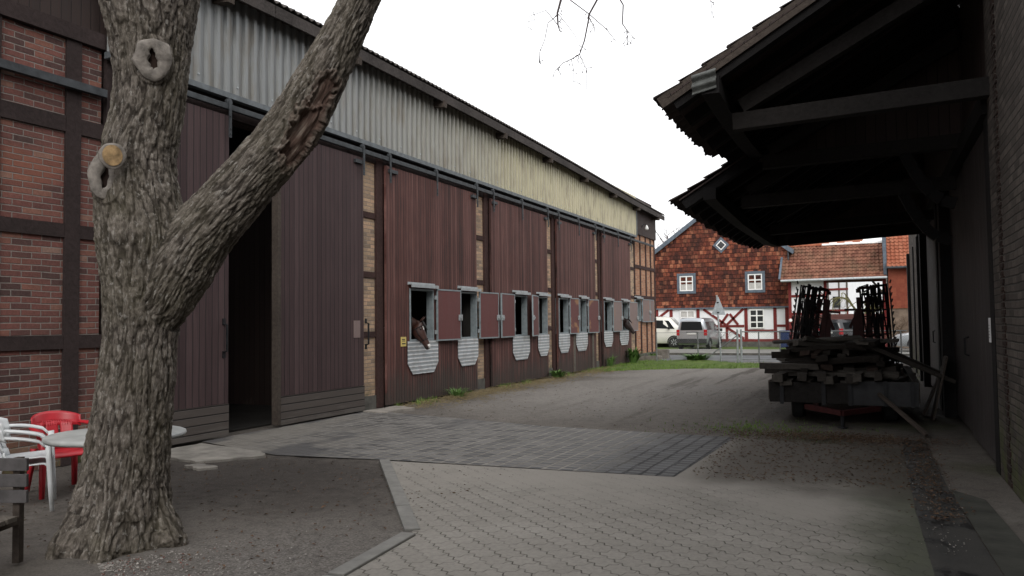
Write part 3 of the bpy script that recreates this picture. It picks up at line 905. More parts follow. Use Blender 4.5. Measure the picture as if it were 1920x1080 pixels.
d2 = plain_door(10.62, 13.06, DX0, ((10.7, 0), (13.0, -0.25)), 13.12)
bpart(MB().box((DX0 - 0.03, 10.54, 0.05), (DX0 + 0.10, 10.618, 4.98)), 'edge_post', M['timber_dark'], d2)
bpart(MB().box((DX0 + 0.061, 12.72, 1.45), (DX0 + 0.068, 12.93, 1.78)), 'lock_plate', M['shut_grey'], d2)

def stall_door(y0, y1, wins, hang):
    """boarded sliding door with real window openings; wins: (y0, y1)"""
    mb = MB()
    Z0, Z1, W0, W1 = 0.05, 4.98, 1.33, 2.47
    mb.box((DX0, y0, W1), (DX1, y1, Z1)).box((DX0, y0, Z0), (DX1, y1, W0))
    ed = [y0] + [e for w in wins for e in w] + [y1]
    for a, b in zip(ed[0::2], ed[1::2]):
        if b - a > 0.01:
            mb.box((DX0, a, W0), (DX1, b, W1))
    d = bpart(mb, 'sliding_door', M['door_paint'])
    for y, a in hang:
        hanger(d, y, a)
    for a, b in wins:
        window(d, a, b, W0, W1)
    return d

def window(par, a, b, z0, z1):
    t = 0.036
    mb = MB()
    xo, xi = DX1 + 0.02, DX0 - 0.10
    mb.box((xi, a - 0.002, z0), (xo, a + t, z1)).box((xi, b - t, z0), (xo, b + 0.002, z1))
    mb.box((xi, a + t, z1 - t), (xo, b - t, z1)).box((xi, a + t, z0), (xo, b - t, z0 + t))
    bpart(mb, 'window_frame', M['frame_steel'], par, bevel=0.004)
    mb = MB().box((DX1, a - 0.07, z1 + 0.075), (DX1 + 0.11, b + 0.07, z1 + 0.09)).box((DX1 + 0.095, a - 0.07, z1 + 0.02), (DX1 + 0.112, b + 0.07, z1 + 0.076)).box((DX1, a - 0.07, z1 + 0.091), (DX1 + 0.014, b + 0.07, z1 + 0.135))
    bpart(mb, 'drip_cap', M['galv'], par)

def kick(par, a, b, z0=0.66, z1=1.335):
    w = b - a
    c1 = 0.2
    poly = [(a, z1), (a, z0 + 0.22), (a + c1, z0), (b - c1, z0), (b, z0 + 0.22), (b, z1)]
    bpart(MB().prism([(DX1 + 0.024, y, z) for y, z in poly], (0.008, 0, 0)), 'kick_plate', M['checker'], par)

def shutter(par, hy, ang, W, mat, side, z0=1.31, z1=2.49):
    """hinged at hy; side=+1 leaf runs to +y when flat against the wall, ang opens it outwards"""
    c, s = math.cos(R(ang)), math.sin(R(ang))
    def P(u, t, z):   # u along the leaf, t out of the leaf
        return Vector((DX1 + 0.035 + u * s + t * c, hy + side * (u * c) - side * t * s, z))
    def bx(mb, u0, u1, t0, t1, a, b):
        vs = [P(u, t, z) for z in (a, b) for u, t in ((u0, t0), (u1, t0), (u1, t1), (u0, t1))]
        f = [(0, 3, 2, 1), (4, 5, 6, 7), (0, 1, 5, 4), (1, 2, 6, 5), (2, 3, 7, 6), (3, 0, 4, 7)]
        if side < 0:
            f = [tuple(reversed(q)) for q in f]
        return mb.add(vs, f)
    leaf = bpart(bx(MB(), 0.04, W - 0.03, 0.005, 0.03, z0 + 0.03, z1 - 0.03), 'shutter', mat, par)
    mb = MB(); fr = 0.032
    bx(mb, 0.01, 0.01 + fr, 0, 0.038, z0, z1); bx(mb, W - fr, W, 0, 0.038, z0, z1)
    bx(mb, 0.01 + fr, W - fr, 0, 0.038, z0, z0 + fr); bx(mb, 0.01 + fr, W - fr, 0, 0.038, z1 - fr, z1)
    bpart(mb, 'shutter_frame', M['frame_steel'], par)
    mb = MB(); zc = (z0 + z1) / 2 - 0.06
    bx(mb, W - 0.13, W + 0.03, 0.039, 0.06, zc - 0.07, zc + 0.07); bx(mb, W - 0.1, W - 0.02, 0.06, 0.085, zc - 0.03, zc + 0.03)
    bpart(mb, 'latch', M['galv'], par)
    mb = MB()
    for z in (z0 + 0.2, z1 - 0.2):
        bx(mb, -0.055, 0.012, 0.0, 0.03, z - 0.045, z + 0.045)
    bpart(mb, 'hinge', M['galv'], par)
    return leaf

d3 = stall_door(13.88, 17.98, ((14.76, 15.78), (17.02, 17.95)), ((13.95, 0.3), (15.9, 0), (17.94, -0.25)))
kick(d3, 14.64, 15.94, 0.62); kick(d3, 16.90, 17.97, 0.67)
shutter(d3, 15.84, 3, 1.06, M['shut_red'], 1)
shutter(d3, 18.0, 3, 1.02, M['shut_red'], 1)
d4 = stall_door(18.84, 22.80, ((20.22, 21.15), (21.95, 22.72)), ((18.9, 0.25), (20.8, 0), (22.76, -0.2)))
kick(d4, 20.1, 21.28); kick(d4, 21.92, 22.8, 0.7)
shutter(d4, 20.18, 5, 1.08, M['shut_red'], -1)
shutter(d4, 21.90, 12, 0.92, M['shut_red'], -1)
d5 = stall_door(23.63, 27.44, ((23.72, 24.56), (25.70, 26.36)), ((23.7, 0.25), (25.6, 0), (27.4, -0.2)))
kick(d5, 23.64, 24.63, 0.72); kick(d5, 25.25, 26.42, 0.72)
shutter(d5, 24.2 + 0.38, 4, 0.75, M['shut_worn'], 1)
shutter(d5, 26.42, 4, 0.98, M['shut_worn'], 1)
for y in (25.02, 26.95):
    bpart(MB().box((DX1 + 0.002, y, 0.06), (DX1 + 0.03, y + 0.16, 1.3)), 'door_batten', M['timber_grey'], d5)
d6 = stall_door(28.29, 32.03, ((28.40, 29.30), (30.72, 31.52)), ((28.35, 0.25), (30.2, 0), (32.0, -0.2)))
kick(d6, 28.3, 29.38, 0.76); kick(d6, 30.3, 31.55, 0.77)
shutter(d6, 29.34, 4, 0.98, M['shut_grey'], 1)
shutter(d6, 31.55, 5, 0.98, M['shut_grey'], 1)
ew = bpart(MB().box((BX - 0.2, 33.02, 2.655), (BX + 0.02, 33.95, 2.70)), 'end_window_sill', M['timber_brown'])
_o = DX0, DX1
DX0, DX1 = BX, BX + 0.03
window(ew, 33.03, 33.93, 1.70, 2.64)
shutter(ew, 33.98, 4, 1.0, M['shut_grey'], 1, 1.66, 2.66)
shutter(ew, 35.98, 4, 0.95, M['shut_grey'], -1, 1.66, 2.66)
DX0, DX1 = _o

# small things fixed on the barn
sg = thing('warning_sign', 'small yellow two-line sign beside the nearest stable window', 'sign', (BX + 0.145, 14.5, 1.33))
MB().box((-0.012, -0.1, -0.1), (0, 0.1, 0.1)).build('sign_plate', M['yellow_sign'], sg, world=False)
MB().box((0.0005, -0.07, 0.035), (0.002, 0.05, 0.055)).box((0.0005, -0.06, 0.005), (0.002, 0.06, 0.02)).box((0.0005, -0.07, -0.055), (0.002, 0.07, -0.03)).build('print', M['ink'], sg, world=False)
lp = thing('yard_lamp', 'small white lamp on a bracket high at the barn end', 'lamp', (BX + 0.04, 34.2, 5.75))
MB().lathe((0.25, 0, 0), [(0.02, 0.15), (0.05, 0.1), (0.085, 0.0), (0.07, -0.06), (0.0, -0.07)], 16).build('lamp_shade', M['frame_white'], lp, world=False, smooth=True)
MB().tube([(0, 0, 0.02), (0.12, 0, 0.2), (0.25, 0, 0.17)], 0.018, 8).build('bracket', M['track'], lp, world=False)

# ------------------------------------------------------------------ the old tree
tree = thing('courtyard_tree', 'thick old tree with rough bark, a leaning limb and pale pruning scars', 'tree', (-5.6, 4.57, 0))
TR = [(-5.55, 4.59, -0.2, .48), (-5.53, 4.59, 0.02, .43), (-5.50, 4.60, 0.23, .38), (-5.47, 4.61, 0.57, .335), (-5.40, 4.62, 1.08, .295), (-5.34, 4.62, 1.59, .277), (-5.30, 4.62, 2.01, .305),
      (-5.29, 4.60, 2.42, .345), (-5.33, 4.57, 2.74, .315), (-5.33, 4.56, 3.04, .285), (-5.26, 4.58, 3.38, .275), (-5.21, 4.58, 3.68, .275), (-5.20, 4.57, 3.97, .31), (-5.20, 4.56, 4.32, .38), (-5.2, 4.55, 4.55, .40)]
LB = [(-5.28, 4.64, 1.70, .2), (-5.16, 4.68, 1.95, .27), (-5.04, 4.73, 2.18, .29), (-4.85, 4.81, 2.47, .26), (-4.53, 4.93, 2.84, .235), (-4.19, 5.06, 3.25, .22), (-3.96, 5.15, 3.66, .2), (-3.75, 5.22, 4.08, .165), (-3.61, 5.27, 4.38, .15), (-3.40, 5.35, 4.8, .14), (-3.1, 5.5, 5.4, .12), (-2.95, 5.6, 6.2, .1), (-2.7, 5.6, 7.4, .06)]
UA = [(-5.2, 4.55, 4.4, .3), (-5.5, 4.4, 4.9, .27), (-5.95, 4.2, 5.6, .22), (-6.4, 4.1, 6.6, .17), (-6.6, 4.2, 8.0, .1)]
UB = [(-5.2, 4.55, 4.4, .28), (-5.0, 4.65, 4.9, .25), (-4.8, 4.9, 5.7, .2), (-4.6, 5.1, 7.0, .14), (-4.5, 5.0, 8.4, .07)]
def dense(ch, step=0.08):
    out = []
    P_ = [Vector(p[:3]) for p in ch]
    for i in range(len(ch) - 1):
        p0 = P_[max(i - 1, 0)]; p1 = P_[i]; p2 = P_[i + 1]; p3 = P_[min(i + 2, len(ch) - 1)]
        n = max(2, int((p2 - p1).length / step))
        for k in range(n):
            t = k / n
            q = 0.5 * ((2 * p1) + (p2 - p0) * t + (2 * p0 - 5 * p1 + 4 * p2 - p3) * t * t + (3 * p1 - p0 - 3 * p2 + p3) * t ** 3)
            out.append((q, ch[i][3] * (1 - t) + ch[i + 1][3] * t))
    out.append((P_[-1], ch[-1][3]))
    return out
chains = [dense(c) for c in (TR, LB, UA, UB)]
mb = MB()
for c in chains:
    mb.tube([p for p, r in c], [r for p, r in c], 28)
# root flare
for a, l in ((0.3, .15), (1.5, .2), (2.6, .25), (3.5, .3), (4.4, .15), (5.3, .2)):
    b = Vector((-5.52, 4.60, 0)); d = Vector((math.cos(a), math.sin(a), 0))
    mb.tube([b + d * 0.17 + Vector((0, 0, .6)), b + d * 0.31 + Vector((0, 0, .2)), b + d * 0.44 + Vector((0, 0, 0.0)), b + d * (0.44 + l * .6) + Vector((0, 0, -.16))], [.12, .13, .12, .07], 12)
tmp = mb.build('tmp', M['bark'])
md = tmp.modifiers.new('r', 'REMESH'); md.mode = 'VOXEL'; md.voxel_size = 0.0095
md = tmp.modifiers.new('s', 'SMOOTH'); md.iterations = 6; md.factor = 0.5
dg = bpy.context.evaluated_depsgraph_get()
tm = bpy.data.meshes.new_from_object(tmp.evaluated_get(dg))
bpy.data.objects.remove(tmp)
nv_ = len(tm.vertices)
co = np.empty(nv_ * 3, np.float32); tm.vertices.foreach_get('co', co); co = co.reshape(-1, 3)
no = np.empty(nv_ * 3, np.float32); tm.vertices.foreach_get('normal', no); no = no.reshape(-1, 3)
# skeleton coordinates: along the limb and around it
CP, CD, CS, CR, CI = [], [], [], [], []
for ci, c in enumerate(chains):
    s = 0.0
    for i, (p, r) in enumerate(c):
        q = c[min(i + 1, len(c) - 1)][0] - c[max(i - 1, 0)][0]
        if i: s += (p - c[i - 1][0]).length
        CP.append(p); CD.append(q.normalized()); CS.append(s + ci * 7.3); CR.append(r); CI.append(ci)
CPa = np.array(CP); CDa = np.array(CD); CSa = np.array(CS); CRa = np.array(CR)
best = np.empty(nv_, np.int32)
for a in range(0, nv_, 4000):
    d_ = np.linalg.norm(co[a:a + 4000, None, :] - CPa[None], axis=2) / np.maximum(CRa[None], 0.05)
    best[a:a + 4000] = d_.argmin(1)
rel = co - CPa[best]; dd = CDa[best]
along = (rel * dd).sum(1)
ss = CSa[best] + along
perp = rel - dd * along[:, None]
e1 = np.cross(dd, np.array([0.33, -0.94, 0.1])); e1 /= np.linalg.norm(e1, axis=1)[:, None]
e2 = np.cross(dd, e1)
ang = np.arctan2((perp * e2).sum(1), (perp * e1).sum(1))
RR = CRa[best]
bk = np.stack([np.cos(ang) * (0.18 + RR * .5), np.sin(ang) * (0.18 + RR * .5), ss], 1) * 5.0
SCARS = [((-4.97, 4.39, 3.75), 0.10, 0.125), ((-5.28, 4.24, 2.86), 0.075, 0.15)]
camv = Vector((0, 0, CH))
W = [Vector((-3.80, 5.02, 3.56)), Vector((-3.93, 4.97, 3.28)), Vector((-4.07, 4.95, 3.02))]
wound = np.zeros(nv_, np.float32)
hh = np.zeros(nv_, np.float32)
fz = np.ones(nv_, np.float32)
for i in range(nv_):
    x, y, z = (float(k) for k in bk[i])
    if co[i, 2] > 5.3:
        continue
    v = Vector((x, y, z * 0.21))
    lump = mnoise.noise(Vector((x, y, z * .5)) * 0.35)
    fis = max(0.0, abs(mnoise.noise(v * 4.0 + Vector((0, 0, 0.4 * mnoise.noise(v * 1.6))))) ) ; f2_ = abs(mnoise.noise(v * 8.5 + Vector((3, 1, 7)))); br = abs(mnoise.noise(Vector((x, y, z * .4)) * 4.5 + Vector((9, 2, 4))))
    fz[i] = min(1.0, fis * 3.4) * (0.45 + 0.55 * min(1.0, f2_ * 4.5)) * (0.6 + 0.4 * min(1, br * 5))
    h = 0.014 * min(1.0, fis * 3.4) ** 0.7 + 0.009 * min(1.0, f2_ * 3.0) + 0.007 * min(1.0, br * 4) + 0.03 * lump + 0.006 * mnoise.noise(Vector((x, y, z)) * 6) - 0.028
    p = Vector(co[i])
    for (c, a, b) in SCARS:
        c = Vector(c); rr = p - c
        n_ = (Vector((0, 0, CH + 0.6)) - c).normalized(); uu = Vector((0, 0, 1)).cross(n_).normalized(); vv = n_.cross(uu)
        q = math.hypot(rr.dot(uu) / a, rr.dot(vv) / b)
        if rr.length < 0.4:
            if q < 0.75: h = -0.06
            elif q < 1.5: h = h * 0.3 + 0.012
    for k in range(2):
        ab = W[k + 1] - W[k]; t = max(0, min(1, (p - W[k]).dot(ab) / ab.length_squared))
        dist = (p - W[k] - ab * t).length + 0.05 * mnoise.noise(p * 13) + 0.03 * mnoise.noise(p * 30)
        wd_ = (0.075, 0.095)[k]
        if dist < wd_:
            wound[i] = 1; h = -0.025 + 0.025 * mnoise.noise(Vector((x * 1.5, y * 1.5, z * .5)) * 2.5)
        elif dist < wd_ + 0.05:
            wound[i] = max(wound[i], 0.35); h += 0.025
    hh[i] = h
co2 = co + no * hh[:, None]
tm.vertices.foreach_set('co', (co2 - np.array([-5.6, 4.57, 0])).astype(np.float32).ravel())
at = tm.attributes.new('bark', 'FLOAT_VECTOR', 'POINT'); at.data.foreach_set('vector', bk.astype(np.float32).ravel())
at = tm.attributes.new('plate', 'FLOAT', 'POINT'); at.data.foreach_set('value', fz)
at = tm.attributes.new('wound', 'FLOAT', 'POINT'); at.data.foreach_set('value', wound)
tm.polygons.foreach_set('use_smooth', [True] * len(tm.polygons))
tm.name = 'trunk'
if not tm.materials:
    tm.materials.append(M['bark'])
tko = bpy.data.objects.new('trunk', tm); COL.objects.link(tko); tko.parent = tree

def scar(c, a, b, tr_, tilt=0.0, ring=M['callus'], core=M['hollow'], out=0.0, core_out=-0.03, cs=0.75, gap=0.0):
    c = Vector(c)
    n_ = (Vector((0, 0, CH + 0.9)) - c).normalized(); uu = Vector((0, 0, 1)).cross(n_).normalized(); vv = n_.cross(uu)
    ct, st = math.cos(tilt), math.sin(tilt)
    uu, vv = uu * ct + vv * st, vv * ct - uu * st
    rings = []
    n = 40
    for k in range(n + 1):
        t = 2 * math.pi * k / n
        w = 1 + 0.12 * math.sin(2 * t + 1) + 0.1 * math.sin(3 * t)
        cen = c + uu * (a * math.cos(t)) + vv * (b * math.sin(t)) + n_ * out
        rad = (uu * (math.cos(t) / a) + vv * (math.sin(t) / b)).normalized()
        rings.append([cen + (rad * math.cos(p) + n_ * (math.sin(p) * 0.42)) * tr_ * w * (1 + 0.35 * mnoise.noise(Vector((t * 2, p, a * 50)))) for p in [2 * math.pi * j / 10 for j in range(10)]])
    o = MB().rings(rings, 0, False).build('branch_scar', ring, tree, smooth=True)
    vs = [c + n_ * core_out] ; fs = []
    for k in range(n):
        t = 2 * math.pi * k / n
        vs.append(c + uu * (a * cs * 1.25 * math.cos(t)) + vv * (b * cs * 1.25 * math.sin(t)) + n_ * core_out)
    fs = [(0, 1 + k, 1 + (k + 1) % n) for k in range(n)]
    MB().add(vs, fs).build('scar_core', core, o)
    return o
scar((-4.97, 4.39, 3.75), 0.082, 0.115, 0.05, 0.05)
scar((-5.30, 4.25, 2.87), 0.07, 0.15, 0.043, -0.12)
scar((-5.19, 4.22, 2.99), 0.068, 0.078, 0.024, 0.2, M['callus'], M['heart'], 0.04, 0.058, 0.8)

# thin branch above the picture with drooping twigs
TW = [([(-3.3, 5.4, 5.0), (-2.9, 5.6, 5.35), (-2.5, 5.8, 5.2), (-2.25, 5.9, 4.7), (-2.2, 5.91, 4.28), (-2.23, 5.90, 4.17), (-2.23, 5.91, 4.08), (-2.22, 5.92, 4.03)], .028, .006),
      ([(-2.23, 5.91, 4.16), (-2.30, 5.87, 4.09), (-2.33, 5.87, 3.96), (-2.37, 5.85, 3.85), (-2.37, 5.86, 3.77)], .005, .003),
      ([(-2.5, 5.8, 5.2), (-2.1, 6.0, 4.95), (-1.92, 6.03, 4.5), (-1.94, 6.03, 4.27), (-2.00, 6.01, 4.16), (-2.01, 6.01, 4.10), (-2.04, 6.0, 3.95), (-2.08, 5.99, 3.84), (-2.14, 5.96, 3.80), (-2.20, 5.93, 3.77), (-2.26, 5.91, 3.71)], .016, .003),
      ([(-2.35, 5.87, 4.6), (-2.13, 5.94, 4.27), (-2.00, 6.01, 4.16), (-1.88, 6.07, 4.04), (-1.81, 6.10, 3.94)], .008, .003),
      ([(-2.0, 6.01, 4.13), (-1.96, 6.01, 4.05), (-1.95, 6.0, 3.98)], .006, .0025),
      ([(-2.14, 5.96, 3.80), (-2.12, 5.96, 3.7), (-2.13, 5.97, 3.6)], .004, .002),
      ([(-2.08, 5.99, 3.84), (-2.03, 6.0, 3.72), (-2.03, 6.0, 3.56), (-2.05, 6.0, 3.45)], .004, .002),
      ([(-2.1, 6.0, 4.95), (-1.8, 6.1, 4.7), (-1.77, 6.11, 4.27), (-1.75, 6.12, 4.23), (-1.76, 6.12, 4.08), (-1.73, 6.14, 4.03), (-1.73, 6.14, 3.99), (-1.72, 6.14, 3.9)], .012, .003),
      ([(-1.73, 6.14, 4.03), (-1.69, 6.16, 3.98), (-1.67, 6.16, 3.93)], .004, .002),
      ([(-2.22, 5.92, 4.06), (-2.32, 5.88, 4.2), (-2.45, 5.84, 4.16), (-2.46, 5.83, 4.05)], .005, .002),
      ([(-2.23, 5.9, 4.17), (-2.15, 5.92, 4.06), (-2.1, 5.95, 3.98), (-2.06, 5.95, 3.88)], .004, .002),
      ([(-1.2, 6.4, 4.6), (-1.12, 6.45, 4.28), (-1.11, 6.45, 4.2), (-1.12, 6.45, 4.12)], .004, .002),
      ([(-1.8, 6.1, 4.7), (-1.4, 6.3, 4.9), (-1.2, 6.4, 4.6)], .01, .005)]
for pts, r0, r1 in TW:
    n = len(pts)
    b_ = MB().tube(pts, [.65 * (r0 + (r1 - r0) * i / (n - 1)) for i in range(n)], 7)
    # buds and spur twigs
    for k in range(max(2, n)):
        i = random.randint(max(0, n - 4), n - 2); p = Vector(pts[i]).lerp(Vector(pts[i + 1]), random.random())
        if p.z < 4.4:
            d = Vector((random.uniform(-1, 1), random.uniform(-1, 1), random.uniform(-1.4, 0.2))).normalized() * random.uniform(.02, .07)
            b_.tube([p, p + d * .6 + Vector((0, 0, .005)), p + d], [.002, .0018, .004], 5)
    b_.build('twig', M['twig'], tree, smooth=True)

# ------------------------------------------------------------------ garden furniture
def monobloc(mat, label, loc, rz, group=None, broad=False):
    """moulded garden chair, front towards +y"""
    t = thing('plastic_chair', label, 'chair', loc, rz, group)
    B = lambda mb, n, **k: mb.build(n, mat, t, world=False, smooth=True, **k)
    def seat(u, v):
        x = (u - .5) * (.40 + .05 * v); y = -.20 + .44 * v
        z = .415 + .02 * v - .025 * math.sin(math.pi * u) * math.sin(math.pi * min(1, v * 1.1)) - (0.05 * max(0, v - .88) / .12 if v > .88 else 0)
        return (x, y, z)
    B(MB().grid(seat, 16, 18), 'seat', solid=.014)
    def bp(a, z):      # backrest shell, a in -1..1 round the back
        th = a * 1.15; k = (z - .42) / .4
        return Vector((math.sin(th) * (.24 + .03 * k), -.20 + (1 - math.cos(th)) * .26 - .12 * k, z))
    mb = MB()
    mb.grid(lambda u, v: bp(-1 + 2 * u, .70 + .115 * v - .05 * abs(-1 + 2 * u) ** 2), 28, 4)
    mb.grid(lambda u, v: bp((-1 + 2 * u) * .72, .42 + .07 * v), 20, 2)
    ns_ = 3 if broad else 7
    for k in range(ns_):
        a0 = -.72 + 1.44 * k / ns_ + .035
        mb.grid(lambda u, v: bp(a0 + u * (1.44 / ns_ - .066), .48 + .225 * v), 5, 6)
    if broad:
        mb.grid(lambda u, v: bp(-1 + 2 * u, .66 + .06 * v), 28, 2)
    B(mb, 'backrest', solid=.012)
    for s in (-1, 1):
        pts = []
        for k in range(14):
            q = k / 13
            e = bp(s, .70); f = Vector((s * .275, .20, .635))
            p = e.lerp(f, q) + Vector((s * .03 * math.sin(math.pi * q), 0, .015 * math.sin(math.pi * q)))
            if q > .86: p.z -= (q - .86) * .25
            pts.append(p)
        rings = [[p + Vector((dx, 0, dz)) for dx, dz in ((-.03, -.012), (.03, -.018), (.036, 0), (.0, .012), (-.034, .006))] for p in pts]
        B(MB().rings(rings), 'armrest')
        front = [Vector((s * .275, .215, .62)), Vector((s * .265, .225, .45)), Vector((s * .275, .24, .2)), Vector((s * .285, .255, 0))]
        rear = [Vector((s * .20, -.19, .45)), Vector((s * .215, -.22, .25)), Vector((s * .235, -.27, 0))]
        for ch, wd_ in ((front, .034), (rear, .03)):
            rings = []
            for i, p in enumerate(ch):
                w = wd_ * (1 - .12 * i)
                rings.append([p + Vector((dx * w, dy * w, 0)) for dx, dy in ((-1, .7), (.2, 1), (1, .7), (1, -.6), (.5, -.6), (.4, .2), (-.6, .3))])
            B(MB().rings(rings), 'leg')
    return t
CG = 'white garden chairs round the table'
monobloc(M['white_plastic'], 'upper white plastic armchair of the stack of two beside the bench', (-7.42, 5.08, 0.065), R(-38), CG)
monobloc(M['white_plastic'], 'lower white plastic armchair, stacked under another beside the bench', (-7.42, 5.08, 0.0), R(-38), CG)
monobloc(M['red_plastic'], 'red plastic armchair between the white table and the brick wall', (-7.78, 5.75, 0.0), R(-105), None, True)
monobloc(M['white_plastic'], 'white plastic armchair almost hidden behind the tree next to the red chair', (-7.68, 6.45, 0.0), R(-120), CG)
tb = thing('garden_table', 'round white plastic garden table behind the tree', 'table', (-6.45, 5.32, 0))
MB().lathe((0, 0, 0), [(0.0, .69), (.50, .69), (.55, .68), (.59, .675), (.605, .695), (.60, .715), (.585, .722), (0.0, .724)], 48).build('tabletop', M['table_top'], tb, world=False, smooth=True)
MB().lathe((0, 0, 0), [(.0, .40), (.055, .40), (.05, .66), (.12, .688), (0, .689)], 16).build('pedestal', M['table_top'], tb, world=False, smooth=True)
for k in range(4):
    a = .1 + k * math.pi / 2
    c, s_ = math.cos(a), math.sin(a)
    MB().tube([(c * .03, s_ * .03, .45), (c * .14, s_ * .14, .3), (c * .3, s_ * .3, 0.02)], [.045, .035, .026], 8).build('leg', M['table_top'], tb, world=False, smooth=True)
bn = thing('slatted_bench', 'dark grey slatted wooden bench standing left of the tree', 'bench', (-6.02, 3.58, 0), R(22))
dk = M['timber_grey']
for i in range(3):
    MB().box((-1.1, 0.13, .44 + i * .115), (.48, .16, .53 + i * .115)).build('back_slat', simple('grey stained slat', (0.075, 0.07, 0.07), 0.8, 0, 0.3, 9) if i == 0 else bn.children[0].data.materials[0], bn, world=False, bevel=.004)
for i in range(3):
    MB().box((-1.1, -.32 + i * .125, .335), (.48, -.215 + i * .125, .37)).build('seat_slat', dk, bn, world=False, bevel=.004)
for x in (-.9, .36):
    MB().box((x, .161, 0), (x + .05, .215, .76)).box((x + .002, -.3, .28), (x + .048, .16, .334)).box((x, -.3, 0), (x + .05, -.24, .279)).build('leg_frame', M['timber_dark'], bn, world=False)

# ------------------------------------------------------------------ horses looking out of their boxes
def horse_mat(name, col):
    n = NT(name, 0.5, 0, 0.4)
    f = n.noise(n.scale(n.obj, (1, 1, .5)), 14, 5)
    c = n.mix(f, tuple(k * .7 for k in col), tuple(k * 1.25 for k in col))
    n.set('Base Color', c)
    return n.m
H_BODY = horse_mat('bay coat', (0.04, 0.014, 0.009))
H_DARK = horse_mat('dark bay coat', (0.022, 0.011, 0.009))
H_WHITE = simple('white horse hair', (0.7, 0.68, 0.65), 0.7, 0, .08, 20)
H_MUZ = simple('dark muzzle skin', (0.03, 0.022, 0.02), 0.6, 0, .3, 20)
H_EYE = simple('dark eye', (0.008, 0.005, 0.004), 0.08, 0, .1, 20, spec=0.8)
H_MANE = simple('black mane', (0.015, 0.012, 0.012), 0.6, 0, .3, 40, stretch=(1, 1, .2))

